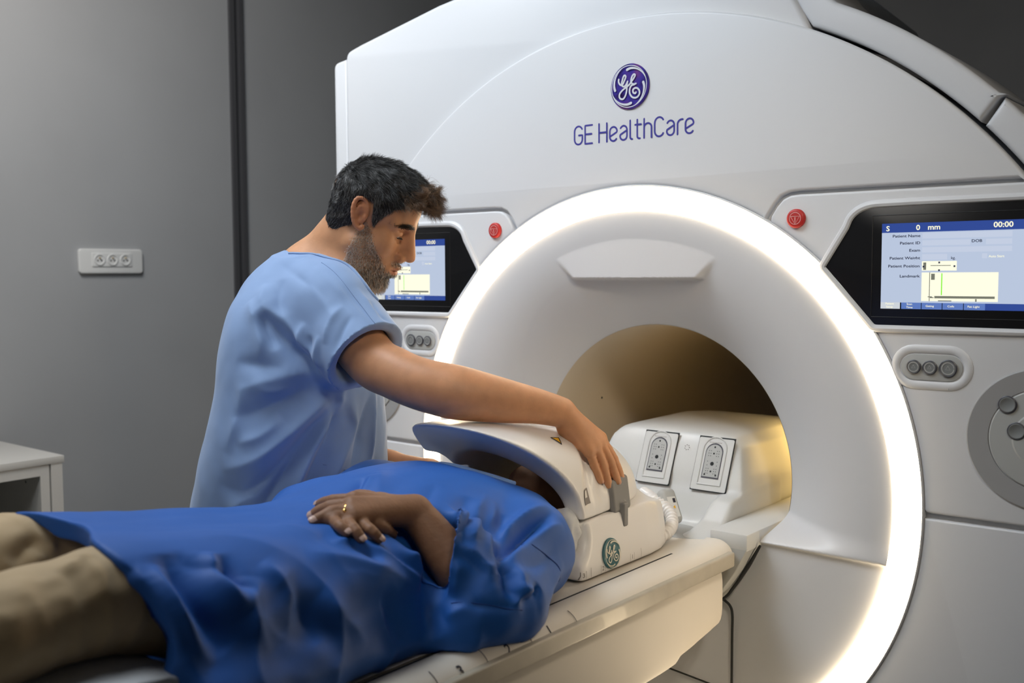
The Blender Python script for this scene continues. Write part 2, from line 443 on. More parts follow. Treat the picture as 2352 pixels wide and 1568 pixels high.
def ray_hit(sdf, px, py, d0=.8, d1=3.2):
    r = CF+CR*(px-1176)/FPX-CU*(py-784)/FPX; t = d0; L = np.linalg.norm(r)
    for _ in range(160):
        d = float(sdf.ev((CAM+r*t)[None])[0])
        if d < .0006: return CAM+r*t
        t += max(d*.7, .0006)/L
        if t > d1: break
    return None
def hits(sdf, pts, d0=.8, d1=3.2):
    return [h for h in (ray_hit(sdf, x, y, d0, d1) for x, y in pts) if h is not None]
def frame(f, up):
    """Rows forward, left, up."""
    f = nrm(f); l = nrm(np.cross(up, f)); return np.array([f, l, np.cross(f, l)])
# ------------------------------------------------------------------ room
def quad_box(name, lo, hi, m): return struct(MB().box(lo, hi).obj(name, m, smooth=False))
FZ = -1.06
quad_box('floor', (-2.4, -3.6, FZ-.1), (3.0, 3.1, FZ), M['floor'])
quad_box('ceiling', (-2.4, -3.6, 2.06), (3.0, 3.1, 2.16), M['ceil'])
quad_box('wall_left', (-2.4, -3.6, FZ), (-2.3, 3.1, 2.06), M['wall'])
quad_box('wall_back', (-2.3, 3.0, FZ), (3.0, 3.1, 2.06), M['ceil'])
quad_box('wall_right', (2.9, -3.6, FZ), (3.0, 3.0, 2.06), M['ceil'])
b = MB(); b.box((-2.3, .578, FZ), (-2.286, .600, 2.06)); b.box((-2.3, .622, FZ), (-2.286, .640, 2.06)); b.box((-2.3, .600, FZ), (-2.296, .622, 2.06))
struct(b.obj('trim_1', M['trim'], smooth=False))
struct(MB().box((-2.3, -3.6, FZ), (-2.285, 3.0, FZ+.1)).obj('baseboard_left', M['trim'], smooth=False))

# wall socket plate
t = thing('wall_socket', 'long white socket plate with three round sockets on the grey wall', 'socket', (-2.3, .035, .51))
def rr(x0, x1, z0, z1, r, n=6):
    return arc(x1-r, z1-r, r, r, 0, 90, n)+arc(x0+r, z1-r, r, r, 90, 180, n)+arc(x0+r, z0+r, r, r, 180, 270, n)+arc(x1-r, z0+r, r, r, 270, 360, n)
plate('cover_plate', [rr(-.09, .161, .465, .555, .012)], -2.286, .014, .003, M['white'], t, axes='yz')
plate('socket_frame', [rr(-.042, .115, .49, .54, .004)], -2.283, .006, .001, M['white'], t, axes='yz')
for k, yc in enumerate((-.014, .037, .088)):
    s = plate('socket_outlet', [arc(yc, .515, .021, .021, 0, 345, 24), arc(yc, .515, .0165, .0165, 0, 345, 24)[::-1]], -2.280, .006, .001, M['white'], t, axes='yz')
    b = MB()
    for dy, dz in ((-.0075, -.002), (.0075, -.002)): b.disc((-2.2815, yc+dy, .515+dz), .0028, 0, -.0006, 12)
    b.obj('pin_hole', M['gap'], s)
    MB().tube([(-2.283, yc, .522), (-2.277, yc, .522)], .0024, 8).obj('earth_pin', M['brass'], s)

# low cabinet by the left wall
t = thing('storage_cabinet', 'open white cabinet with grey inside standing against the left wall', 'cabinet', (-2.05, -1.0, FZ))
X0, X1, Y0, Y1, ZT = -2.28, -1.82, -1.65, -.405, -.10
MB().box((X0, Y0, ZT-.022), (X1, Y1, ZT), .001).obj('top_panel', M['cab'], t)
b = MB(); b.box((X0, Y1-.042, FZ), (X1-.002, Y1-.006, ZT-.022)); b.obj('side_panel', M['cab'], t, False)
b = MB(); b.box((X0, Y0+.004, FZ), (X1-.002, Y0+.04, ZT-.022)); b.obj('side_panel', M['cab'], t, False)
b = MB(); b.box((X0+.005, Y1-.075, FZ+.06), (X1-.004, Y1-.047, ZT-.024)); b.obj('carcass_panel', M['cab'], t, False)
b = MB(); b.box((X0+.01, Y0+.04, FZ+.06), (X0+.02, Y1-.075, ZT-.03)); b.obj('back_panel', M['cabin'], t, False)
b = MB(); b.box((X0+.02, Y0+.04, ZT-.055), (X1-.004, Y1-.075, ZT-.023)); b.obj('top_rail', M['cab'], t, False)
b = MB(); b.box((X0+.02, Y0+.04, -.62), (X1-.03, Y1-.075, -.60)); b.box((X0+.02, Y0+.04, FZ+.05), (X1-.02, Y1-.075, FZ+.08)); b.obj('shelf', M['cabin'], t, False)
MB().disc((X1-.10, Y1-.0752, ZT-.085), .004, 1, .0005, 12).obj('screw_hole', M['gap'], t)
o = MB().tube(smooth_poly([(-1.98, -.95, -.58), (-1.96, -.86, -.42), (-1.95, -.76, -.30), (-1.95, -.66, -.245), (-1.95, -.57, -.27), (-1.96, -.53, -.36), (-1.97, -.55, -.48), (-1.98, -.62, -.588)], 6), .006, 8).obj('cable', mat('grey_cable', (.12, .12, .12), .5))
prop(o, 'loose loop of dark grey cable inside the open white cabinet', 'cable')

# ------------------------------------------------------------------ scanner gantry
G = thing('mri_scanner', 'large white magnetic resonance scanner with glowing light ring and two screens', 'scanner', (0, .6, FZ))
RO, RI, RA, RB = .652, .596, 1.025, .336
S = lambda pts: [(-x, z) for x, z in pts][::-1]
circ = lambda r, a0, a1, n=60: arc(0, 0, r, r, a0, a1, n)
# rear shell: everything outside the big arc, top left corner, right arm
left_top = [(-.960, FZ), (-.960, 1.060)]+arc(-.935, 1.062, .025, .025, 180, 100, 5)+[(-.90, 1.096), (-.60, 1.154), (-.25, 1.20), (.10, 1.215), (.22, 1.20), (.33, 1.10), (.40, .965)]
right_edge = circ(1.018, 66, 20, 30)+[(.975, .30), (.975, FZ)]
plate('rear_shell', [left_top+right_edge, circ(.60, 0, 357, 100)], .014, .9, .012, M['shell'], G, 3)
plate('side_cover', [[(-1.022, FZ), (-1.022, 1.045)]+arc(-1.004, 1.045, .018, .018, 180, 90, 4)+[(-.965, 1.068), (-.965, FZ)]], .024, .85, .01, M['shell'], G, 3)
# big arched front panel
S0 = [(.335, .574), (.345, .595)]+arc(.372, .583, .042, .040, 145, 90, 6)[1:]
def corner(sx): return [(.322, .560), (.334, .5775), (.346, .597), (.360, .6125), (.378, .6195), (.40, .621)]
zs = .621
cr = corner(1)
a_l = 180-60.2; a_r = 60.2
outline = [(-x, z) for x, z in cr[::-1]]+circ(RO+.003, 180-60.2, 60.2, 90)[1:-1]+cr+[(.60, zs), (.8155, zs)]+circ(RA, 37.3, 142.7, 140)+[(-.8155, zs), (-.6, zs)]
plate('arched_front_panel', [outline], 0, .03, .006, M['shell'], G, 3)
# console panels either side with the screens
def console(sx):
    c2 = [(.3275, .556), (.3395, .572), (.352, .591), (.365, .605), (.380, .6120), (.40, .6135)]
    pts = circ(RO+.003, 1.0, 58.9, 60)+c2[1:]+[(.6, .6135), (.8, .6135), (.9585, .6135), (.9585, .006), (.66, .006)]
    if sx < 0: pts = S(pts)
    o = plate('console_panel', [pts], 0, .03, .005, M['shell'], G, 3)
    return o
def lower(sx):
    pts = [(.9585, -.003), (.9585, FZ+.01)]+[(.27, FZ+.01), (.27, -.60)]+circ(RO+.003, -65.7, -.4, 60)
    if sx < 0: pts = S(pts)
    return plate('lower_cover', [pts], 0, .03, .005, M['shell'], G, 3)
for sx in (1, -1): console(sx); lower(sx)
# right-hand arm covers behind the arch
arm1 = circ(1.031, 66.5, 44.9, 30)+[(.762, .766), (.775, .772)]+[(1.087*math.cos(math.radians(a)), 1.087*math.sin(math.radians(a))) for a in np.linspace(45.6, 63.5, 24)]+[(.46, .985), (.435, 1.008), (.405, 1.04), (.37, 1.09), (.34, 1.13), (.29, 1.14), (.35, 1.05), (.385, .985)]
plate('arm_cover', [arm1[::-1]], .020, .30, .010, M['shell'], G, 3)
arm2 = circ(1.031, 44.3, 37.4, 14)+[(.8185, .640), (.905, .640)]+[(1.087*math.cos(math.radians(a)), 1.087*math.sin(math.radians(a))) for a in np.linspace(37.2, 44.9, 14)]
plate('side_cover', [[(.982, FZ), (.982, .60)]+arc(1.0, .60, .018, .018, 180, 90, 4)[::1]+arc(1.022, .60, .018, .018, 90, 0, 4)+[(1.040, FZ)]], .024, .85, .008, M['shell'], G, 3)
plate('arm_cover', [arm2[::-1]], .024, .30, .010, M['shell'], G, 3)
# light ring
k = np.linspace(0, 1, 15); prof = [(RI-.001, .012)]+[(RI+(RO-RI)*q, -.010*math.sin(PI*q)**.6) for q in k]+[(RO+.001, .012)]
V, F = lathe_y(prof, 360); mesh_obj('light_ring', V, F, M['ring'], G)
V, F = lathe_y([(RO-.001, -.001), (RO+.0005, -.0035), (RO+.003, -.001), (RO+.003, .014)], 360); mesh_obj('light_ring_bezel', V, F, M['shell'], G)
# flared funnel between ring and bore
def flare():
    nr, na = 110, 900; rad = RB+(RI-RB)*np.linspace(0, 1, nr)**1.15; V = np.zeros((na, nr, 3))
    sm = lambda t: np.clip(t, 0, 1)**2*(3-2*np.clip(t, 0, 1))
    for i, a in enumerate(np.linspace(0, 2*PI, na, endpoint=False)):
        x = rad*math.cos(a); z = rad*math.sin(a); s = (rad-RB)/(RI-RB)
        y = .128*(1-s)**2.1
        # pocket at the top: flat trapezoid with a sharp lower lip
        hw = .168+(.245-.168)*np.clip((z-.445)/.08, 0, 1)
        m = sm((hw+.012-np.abs(x))/.022)*sm((z-.4430)/.0035)
        y = y*(1-m)+np.minimum(y, .006+0*x)*m
        # below the shelf the cover comes forward to a vertical face
        zz = -.107
        f = sm((zz+.052-z)/.055)**1.6; y = y*(1-f)+(-.004+.012*(1-s))*f
        drop = sm((zz-z)/.006); y = y+drop*(.010+.035*np.exp(-((np.abs(x)-.36)/.05)**2)*sm((-.16-z)/.1)*0)
        V[i, :, 0] = x; V[i, :, 1] = np.minimum(y, .128); V[i, :, 2] = z
    idx = np.arange(na*nr).reshape(na, nr); j = np.roll(idx, -1, 0)
    F = np.stack([idx[:, :-1], j[:, :-1], j[:, 1:], idx[:, 1:]], -1).reshape(-1, 4)
    return mesh_obj('bore_flare', V.reshape(-1, 3), F, M['shell'], G)
fl = flare()
# bore tube
V, F = lathe_y([(RB+.0005, .126), (RB-.001, .131), (RB-.0015, .2), (RB-.0015, .9), (RB-.0015, 1.5)], 180)
mesh_obj('bore_lining', V, [f[::-1] for f in F], M['bore'], G)
V, F = lathe_y([(RB-.001, 1.5), (RB+.2, 1.56), (RB+.24, 1.56)], 90); mesh_obj('rear_flare', V, F, M['shell2'], G)
MB().disc((on(1383, 913, 0, -.30)), .003, 0, .001, 12).obj('screw_hole', M['gap'], G)
# gap seam around the funnel doors and docking bowl
b = MB(); b.tube(smooth_poly([(.325, -.003, -.113), (.300, -.006, -.160), (.268, -.006, -.210), (.238, -.006, -.245), (.15, -.006, -.30), (-.15, -.006, -.30), (-.238, -.006, -.245), (-.268, -.006, -.21), (-.30, -.006, -.16), (-.325, -.003, -.113)], 5), np.interp(np.linspace(0, 1, 46), [0, .1, .3, .7, .9, 1], [.0028, .0045, .003, .003, .0045, .0028]), 8)
b.tube(smooth_poly([(.240, .004, -.246), (.254, .004, -.256), (.260, .004, -.275), (.260, .004, -.33), (.260, .004, -.56)], 5), .003, 8)
b.tube([(-.03, .004, -.42), (.10, .004, -.43), (.26, .004, -.445)], .002, 6)
b.obj('panel_seam', M['gap'], G)
# docking bowl and bore bridge
bowl = [(.318, -.112), (.292, -.165), (.262, -.210), (.225, -.248), (.15, -.285), (-.15, -.285), (-.225, -.248), (-.262, -.21), (-.292, -.165), (-.318, -.112)]
plate('docking_bowl', [bowl[::-1]], -.048, .17, .003, M['dock'], G, 2)
b = MB(); b.box((.232, -.048, -.118), (.318, 1.45, -.082), .004); b.box((-.318, -.048, -.118), (-.232, 1.45, -.082), .004); b.box((-.24, -.03, -.15), (.24, 1.45, -.125), .004)
b.obj('bore_bridge', M['pod'], G)

# ---- emblem and lettering
gm = [[(1140, 380), (1136, 402), (1142, 425), (1158, 437), (1176, 425), (1192, 395), (1212, 355), (1207, 338), (1193, 345), (1178, 380), (1166, 418), (1170, 445), (1188, 450), (1206, 432), (1226, 398)],
      [(1226, 398), (1215, 440), (1207, 490), (1190, 540), (1165, 575), (1142, 578), (1128, 560), (1136, 525), (1165, 490), (1200, 462), (1235, 435), (1262, 402), (1290, 365), (1307, 335), (1297, 325), (1278, 345), (1262, 385), (1262, 412), (1282, 425), (1306, 418)],
      [(1290, 428), (1262, 438), (1242, 470), (1235, 515), (1250, 550), (1275, 562), (1305, 552), (1328, 522), (1331, 488), (1315, 465), (1292, 464), (1272, 482), (1271, 508), (1288, 518), (1298, 506)]]
def monogram():
    out = []
    for st in gm:
        q = []
        for x, y in st:
            A = np.array([[190, 27], [-30, -232]]); q.append(np.linalg.solve(A, [x-1236, y-448]))
        out.append(smooth_poly(q, 4))
    return out
def badge(place, R, parent, mdisc, mline, mrim):
    """place(u, v, h) -> 3D; u, v in metres, h height off the surface."""
    b = MB(); n = 64
    rings = [(1.0, 0), (1.0, .0022), (.985, .003), (.0, .003)]
    V = [place(R*r*math.cos(2*PI*i/n), R*r*math.sin(2*PI*i/n), h) for r, h in rings[:3] for i in range(n)]
    F = [(k*n+i, k*n+(i+1) % n, (k+1)*n+(i+1) % n, (k+1)*n+i) for k in range(2) for i in range(n)]+[tuple(range(2*n, 3*n))]
    o = mesh_obj('emblem', V, F, mdisc, parent, auto=30)
    lift = [0.]; b = MB(); line = lambda pts, r: ribbon(b, [(p[0]*R, p[1]*R) for p in pts], r*R if np.isscalar(r) else [q*R for q in r], lambda u, v, l=0: place(u, v, .0034+lift[0]+l), .0006)
    for st in monogram(): lift[0] += .0007; line(st, .040)
    line(circ(.905, 0, 360, 72), .018)
    for a0 in (98, 8, -82, 188):
        a = np.linspace(a0, a0-78, 14); rad = np.interp(np.linspace(0, 1, 14), [0, .15, 1], [.74, .78, .90]); th = np.interp(np.linspace(0, 1, 14), [0, .2, 1], [.058, .05, .012])
        line([(r*math.cos(math.radians(q)), r*math.sin(math.radians(q))) for r, q in zip(rad, a)], th)
    b.obj('emblem_lines', mline, o, False)
    return o
def ribbon(b, pts, r, place, rise=0):
    """Flat stroke with round ends."""
    P = np.array(pts, float); r = np.broadcast_to(np.asarray(r, float), (len(P),)); T = np.gradient(P, axis=0); T /= np.linalg.norm(T, axis=1)[:, None]+1e-12
    Nn = np.stack([-T[:, 1], T[:, 0]], 1); L = P+Nn*r[:, None]; Rr = P-Nn*r[:, None]
    if rise: b.add([place(*q, i*rise/len(P)) for i, q in enumerate(L)]+[place(*q, i*rise/len(P)) for i, q in enumerate(Rr)], [(i, i+1, len(P)+i+1, len(P)+i) for i in range(len(P)-1)])
    else: b.add([place(*q) for q in L]+[place(*q) for q in Rr], [(i, i+1, len(P)+i+1, len(P)+i) for i in range(len(P)-1)])
    for e, q, sg in ((0, P[0], -1), (-1, P[-1], 1)):          # half-round ends that only touch the stroke
        t_, n_ = T[e]*sg, Nn[e]
        ex = (rise*(.0 if e == 0 else 1.),) if rise else ()
        b.add([place(*(q+r[e]*(n_*math.cos(a)+t_*math.sin(a))), *ex) for a in np.linspace(0, PI, 9)], [tuple(range(9))])
mb_ = mat('purple_emblem', (.05, .02, .22), .25, coat=.5)
nt = mb_.node_tree; n = nt.nodes.new('ShaderNodeTexNoise'); n.inputs['Scale'].default_value = 22; r_ = nt.nodes.new('ShaderNodeValToRGB')
tc = nt.nodes.new('ShaderNodeTexCoord'); nt.links.new(tc.outputs['Object'], n.inputs['Vector'])
r_.color_ramp.elements[0].color = (.022, .006, .06, 1); r_.color_ramp.elements[0].position = .35; r_.color_ramp.elements[1].color = (.16, .05, .24, 1); r_.color_ramp.elements[1].position = .68
e_ = r_.color_ramp.elements.new(.5); e_.color = (.05, .035, .32, 1)
nt.links.new(n.outputs[0], r_.inputs[0]); nt.links.new(r_.outputs[0], nt.nodes['Principled BSDF'].inputs['Base Color'])
badge(lambda u, v, h: (u, -h, .8725+v), .0505, G, mb_, M['silver'], M['ink'])
GL = {
 'G': (.54, [arc(.27, .72, .27, .28, 25, 180)+arc(.27, .28, .27, .28, 180, 360)+[(.54, .50), (.30, .50)]]),
 'E': (.48, [[(.48, 1), (0, 1), (0, 0), (.48, 0)], [(0, .52), (.44, .52)]]),
 'H': (.52, [[(0, 0), (0, 1)], [(.52, 0), (.52, 1)], [(0, .52), (.52, .52)]]),
 'e': (.47, [[(.03, .26), (.44, .46)]+arc(.235, .52, .235, .24, 0, 180)+arc(.235, .24, .235, .24, 180, 325)]),
 'a': (.46, [arc(.23, .53, .22, .23, 150, 0)+arc(.23, .22, .22, .22, 360, 180)+[(.03, .30), (.43, .50)]]),
 'l': (.16, [[(0, 1)]+arc(.14, .13, .14, .13, 180, 270)]),
 't': (.34, [[(.10, 1)]+arc(.24, .13, .14, .13, 180, 270)+[(.28, 0)], [(-.03, .74), (.34, .74)]]),
 'h': (.46, [[(0, 1), (0, 0)], arc(.23, .53, .23, .23, 180, 0)+[(.46, 0)]]),
 'C': (.54, [arc(.28, .70, .28, .30, 30, 180)+arc(.28, .30, .28, .30, 180, 330)]),
 'r': (.28, [[(0, 0)]+arc(.26, .53, .26, .23, 180, 80)])}
def mono_text(b, s, x0, x1, z, h, r, place):
    adv = [(.30 if c == ' ' else GL[c][0]) for c in s]; n = len(s)-1; unit = h
    gap = ((x1-x0)/unit-sum(adv))/n; x = x0
    for c, a in zip(s, adv):
        if c != ' ':
            for k_, st in enumerate(GL[c][1]):
                ribbon(b, [(x+u*unit, z+v*unit) for u, v in dense(st)], r, lambda u, v, l=0, k_=k_: (lambda q: (q[0], q[1]-.0003*k_-l, q[2]))(place(u, v)), .0003)
        x += (a+gap)*unit
def dense(st):
    out = [st[0]]
    for p, q in zip(st, st[1:]):
        L = math.hypot(q[0]-p[0], q[1]-p[1]); k = max(1, int(L/.08))
        for i in range(1, k+1): out.append((p[0]+(q[0]-p[0])*i/k, p[1]+(q[1]-p[1])*i/k))
    return out
for s_, x0_, x1_ in (('GE', -.153, -.103), ('HealthCare', -.084, .160)):
    b = MB(); mono_text(b, s_, x0_, x1_, .7565, .0415, .0021, lambda u, v: (u, -.0003, v)); b.obj('maker_lettering', M['ink'], G, False)

# ---- screens
E_ = {'hdr': emit('screen_header_blue', srgb(52, 76, 150), 1), 'bg': emit('screen_grey_blue', srgb(186, 199, 222), 1), 'cream': emit('screen_cream', srgb(252, 250, 226), 1.05),
      'txt': emit('screen_dark_text', srgb(40, 44, 66), 1), 'lit': emit('screen_light_text', srgb(250, 246, 214), 1.1), 'green': emit('screen_green', srgb(120, 235, 20), 1.1),
      'fld': emit('screen_field', srgb(196, 206, 226), 1), 'line': emit('screen_line', srgb(120, 122, 110), 1), 'tab': emit('screen_tab_blue', srgb(96, 124, 190), 1), 'paler': emit('screen_pale_tab', srgb(206, 212, 218), 1)}
def screen(sx):
    # bezel outline on the right-hand panel, mirrored for the left one
    tip = [(.4555, .468), (.455, .474), (.458, .480)]
    o = tip+[(.500, .541)]+arc(.560, .540, .058, .042, 160, 92, 8)+[(.62, .583), (.930, .583), (.930, .356), (.565, .356)]+arc(.562, .370, .014, .014, 268, 215, 4)
    o = o[::-1]
    if sx < 0: o = S(o)
    D = plate('display_panel', [o], -.0025, .01, .0015, M['black'], G)
    # moulded rim round the glass
    rim = [(x, -.0015, z) for x, z in o]; Pr = []
    c = np.mean(np.array(o), 0)
    for x, z in o: Pr.append((x+(x-c[0])*.008+.003*np.sign(x-c[0]), .0015, z+(z-c[1])*.02+.003*np.sign(z-c[1])))
    MB().tube(Pr+[Pr[0]], .0085, 10, round_ends=False).obj('display_rim', M['shell'], D)
    x0, x1 = (.567, .830) if sx > 0 else (-.830, -.567); z0, z1 = .3885, .549; W = x1-x0; H = z1-z0; y = -.0027
    R4 = lambda b, u0, v0, u1, v1, l: b.add([(x0+u0*W, y-l, z1-v0*H), (x0+u1*W, y-l, z1-v0*H), (x0+u1*W, y-l, z1-v1*H), (x0+u0*W, y-l, z1-v1*H)], [(0, 3, 2, 1)])
    fr = MB(); fr.tube([(x0-.018, -.0026, z1+.016), (x1+.018, -.0026, z1+.016), (x1+.018, -.0026, z0-.016), (x0-.018, -.0026, z0-.016), (x0-.018, -.0026, z1+.016)], .0008, 6); fr.obj('display_frame_line', M['blackmatte'], D)
    b = MB(); R4(b, 0, .108, 1, .925, .0002); b.obj('screen', E_['bg'], D, False)
    b = MB(); R4(b, 0, 0, 1, .108, .0003); R4(b, .71, .925, 1, 1, .0003); b.obj('screen_bars', E_['hdr'], D, False)
    b = MB()
    for i in range(1, 5): R4(b, .142*i+.005, .925, .142*(i+1), 1, .0003)
    b.obj('screen_tabs', E_['tab'], D, False)
    b = MB(); R4(b, 0, .925, .138, 1, .0003); b.obj('screen_active_tab', E_['paler'], D, False)
    b = MB()
    for u0, v0, u1, v1 in ((.285, .12, .87, .185), (.285, .205, .605, .265), (.705, .205, .87, .265), (.285, .285, .87, .345), (.285, .365, .455, .43), (.682, .365, .715, .42)): R4(b, u0, v0, u1, v1, .0004)
    b.obj('screen_fields', E_['fld'], D, False)
    b = MB(); R4(b, .285, .445, .52, .555, .0004); R4(b, .285, .575, .79, .905, .0004); b.obj('screen_pictures', E_['cream'], D, False)
    b = MB(); R4(b, .419, .585, .426, .835, .0006); b.obj('screen_landmark_line', E_['green'], D, False)
    b = MB()
    for q in ((.338, .575, .343, .905), (.375, .845, .77, .872), (.350, .59, .375, .66), (.40, .895, .49, .905), (.645, .875, .655, .905), (.345, .492, .48, .50), (.295, .46, .315, .545), (.33, .85, .36, .86), (.345, .86, .37, .87)): R4(b, *q, .0005)
    b.obj('screen_drawing', E_['line'], D, False)
    pl = lambda u, v: (lambda a, c: (x0+u*W+a, y-.0007, z1-v*H+c))
    def T1(s, size, u, v, al, wd, mt, bold=.012):
        b = MB(); text_mb(b, s, size, pl(u, v), al, wd, bold); b.obj('screen_caption', E_[mt], D, False)
    for s, v in (('Patient Name', .165), ('Patient ID', .248), ('Exam', .333), ('Patient Weight', .422), ('Patient Position', .515), ('Landmark', .632)): T1(s, .0052, .272, v, 'RIGHT', 1.3, 'txt', .02)
    T1('DOB', .0052, .612, .238, 'LEFT', 1.2, 'txt', .02); T1('kg.', .0050, .48, .425, 'LEFT', 1.1, 'txt'); b = MB()
    for u, v in ((.403, .462), (.403, .55), (.505, .505), (.297, .508)):
        b = MB(); R4(b, u-.006, v-.01, u+.006, v+.01, .0007); b.obj('screen_arrow', E_['txt'], D, False)
    for s, u, v, al in (('S', .03, .088, 'LEFT'), ('0', .24, .084, 'LEFT'), ('mm', .32, .084, 'LEFT'), ('00:00', .875, .078, 'RIGHT')): T1(s, .0098, u, v, al, 1.1, 'lit', .02)
    T1('Auto Start', .0042, .725, .410, 'LEFT', 1.05, 'lit')
    for s, u, v in (('Scan', .205, .952), ('Time', .205, .990), ('Gating', .345, .972), ('Coils', .487, .972), ('Fan Light', .636, .972), ('Patient', .065, .950), ('Setup', .065, .987)): T1(s, .0036, u, v, 'CENTER', 1.15, 'lit')
def btn_rings(q, x, z, r, y):
    b = MB(); ribbon(b, [(x+r*.74*math.cos(a), z+r*.74*math.sin(a)) for a in np.linspace(0, 2*PI, 30)], .0009, lambda u, v: (u, y, v))
    ribbon(b, [(x+r*.33*math.cos(a), z+r*.33*math.sin(a)) for a in np.radians([90, 210, 330, 90])], .0004, lambda u, v: (u, y, v)); b.obj('button_print', M['btnring'], q, False)
for sx in (1, -1):
    screen(sx)
    X = .395*sx
    o = MB().disc((X, 0, .5655), .0196, 1, .0062, 48).obj('stop_button_collar', M['btnrim'], G) if False else None
    V, F = lathe_y([(.0, -.0085), (.014, -.0085), (.0172, -.0078), (.0190, -.0055), (.0192, .002)], 48); V = V+[X, 0, .5655]
    s = mesh_obj('stop_button', V, [f[::-1] for f in F], M['red'], G, auto=50)
    b = MB(); y = -.0088
    ribbon(b, [(X+u*.0118, .5655+v*.0118) for u, v in circ(1, 0, 360, 36)], .0006, lambda u, v: (u, y, v))
    ribbon(b, dense([(X-.0095, .5695), (X+.0095, .5695), (X, .5545), (X-.0095, .5695)]), .0006, lambda u, v: (u, y, v))
    ribbon(b, [(X, .5672), (X, .5612)], .0009, lambda u, v: (u, y, v)); ribbon(b, [(X, .5590), (X, .5586)], .0009, lambda u, v: (u, y, v))
    b.obj('button_symbol', M['redsign'], s, False)
    # three-button pod in an oval recess
    cx, cz = .6625*sx, .2805
    pill = lambda hx, hz, n=12: arc(cx+hx-hz, cz, hz, hz, -90, 90, n)+arc(cx-hx+hz, cz, hz, hz, 90, 270, n)
    P3 = [(x, .0, z) for x, z in pill(.066, .034)]
    p = plate('button_pod', [pill(.056, .0245)], -.002, .008, .0012, M['dock'], G)
    MB().tube(P3+[P3[0]], .008, 10, flat=(1, 0, .45), round_ends=False).obj('pod_rim', M['shell'], p)
    for bx, br in ((.6315, .0118), (.6607, .0118), (.6935, .0146)):
        V, F = lathe_y([(0, -.0055), (br*.80, -.0055), (br*.84, -.0062), (br*.92, -.0062), (br*.94, -.005)], 36); V = V+[bx*sx, 0, cz]
        q = mesh_obj('scan_button', V, [f[::-1] for f in F], M['btn'], p, auto=40); btn_rings(q, bx*sx, cz, br, -.0066); MB().tube([(bx*sx+br*math.cos(a), -.0045, cz+br*math.sin(a)) for a in np.linspace(0, 2*PI, 30)], .0017, 6, round_ends=False).obj('button_surround', M['btnrim'], p)
    # round control dial
    cx, cz = .8535*sx, .1630
    V, F = lathe_y([(.127, .002), (.1255, -.0022), (.124, -.003), (.090, -.0006), (.088, .004), (.0, .004)], 96); V = V+[cx, -.001, cz]
    d = mesh_obj('control_dial', V, [f[::-1] for f in F], M['dial'], G, auto=25)
    V, F = lathe_y([(.088, -.0012), (.086, -.0030), (.050, -.0030), (.047, -.0045), (.0, -.0045)], 96); V = V+[cx, -.001, cz]
    mesh_obj('dial_face', V, [f[::-1] for f in F], M['dock'], d, auto=25)
    for bx, bz in ((.796, .222), (.812, .176), (.911, .222), (.895, .176), (.8535, .10)):
        V, F = lathe_y([(0, -.006), (.0105, -.006), (.0115, -.0068), (.0130, -.0068), (.0140, -.005)], 36); V = V+[bx*sx, -.001, bz]
        mesh_obj('dial_button', V, [f[::-1] for f in F], M['btn'], d, auto=40)
        MB().tube([(bx*sx+.0145*math.cos(a), -.0055, bz+.0145*math.sin(a)) for a in np.linspace(0, 2*PI, 30)], .0016, 6, round_ends=False).obj('button_surround', M['btnrim'], d)
# ------------------------------------------------------------------ patient table
T = thing('patient_table', 'long cream patient table with beige side rail and numbered edge', 'table', (0, -1.3, FZ))
YE, YF = -.055, -2.75
def loft_y(sec, y0, y1, nose=0, n=8):
    """Extrude an x-z section along y; the +y end is rounded over 'nose' metres."""
    sec = np.array(sec, float); c = sec.mean(0); V = []; st = [(y0, 1.0)]
    if nose:
        st += [(y1-nose+nose*math.sin(a), 1-(1-math.cos(a))*.10) for a in np.linspace(0, PI/2*.98, n)]
    else: st += [(y1, 1.0)]
    for y, s in st: V += [(c[0]+(x-c[0])*(1-(1-s)*.45), y, c[1]+(z-c[1])*s) for x, z in sec]
    m = len(sec); F = [(i*m+k, (i+1)*m+k, (i+1)*m+(k+1) % m, i*m+(k+1) % m) for i in range(len(st)-1) for k in range(m)]
    F += [tuple(range(m)), tuple((len(st)-1)*m+k for k in range(m-1, -1, -1))]
    return V, F
roll = arc(.262, -.128, .038, .032, 0, 90, 8)
top = [(.3, -.140)]+roll+[(.240, -.0975), (.236, -.101), (.232, -.104), (.17, -.112), (0, -.118)]
sec = top+[(-x, z) for x, z in top[::-1][1:]]
V, F = loft_y(sec, YF, YE, .05); o = mesh_obj('cradle', V, F, M['table'], T, auto=40)
for sx in (1, -1):
    b = MB(); b.box((.231*sx-.003, YF+.1, -.1068), (.231*sx+.003, -.20, -.1015)); b.obj('cradle_slot', M['gap'], T, False)
rl = [(.306, -.140), (.3065, -.114), (.301, -.110), (.285, -.112), (.285, -.142)]
for sx in (1, -1):
    s = [(x*sx, z) for x, z in rl]; s = s if sx > 0 else s[::-1]
    b = MB(); b.box((min(.286*sx, .3065*sx), YF+.02, -.143), (max(.286*sx, .3065*sx), -.078, -.112), .004, 3); b.obj('side_rail', M['rail'], T)
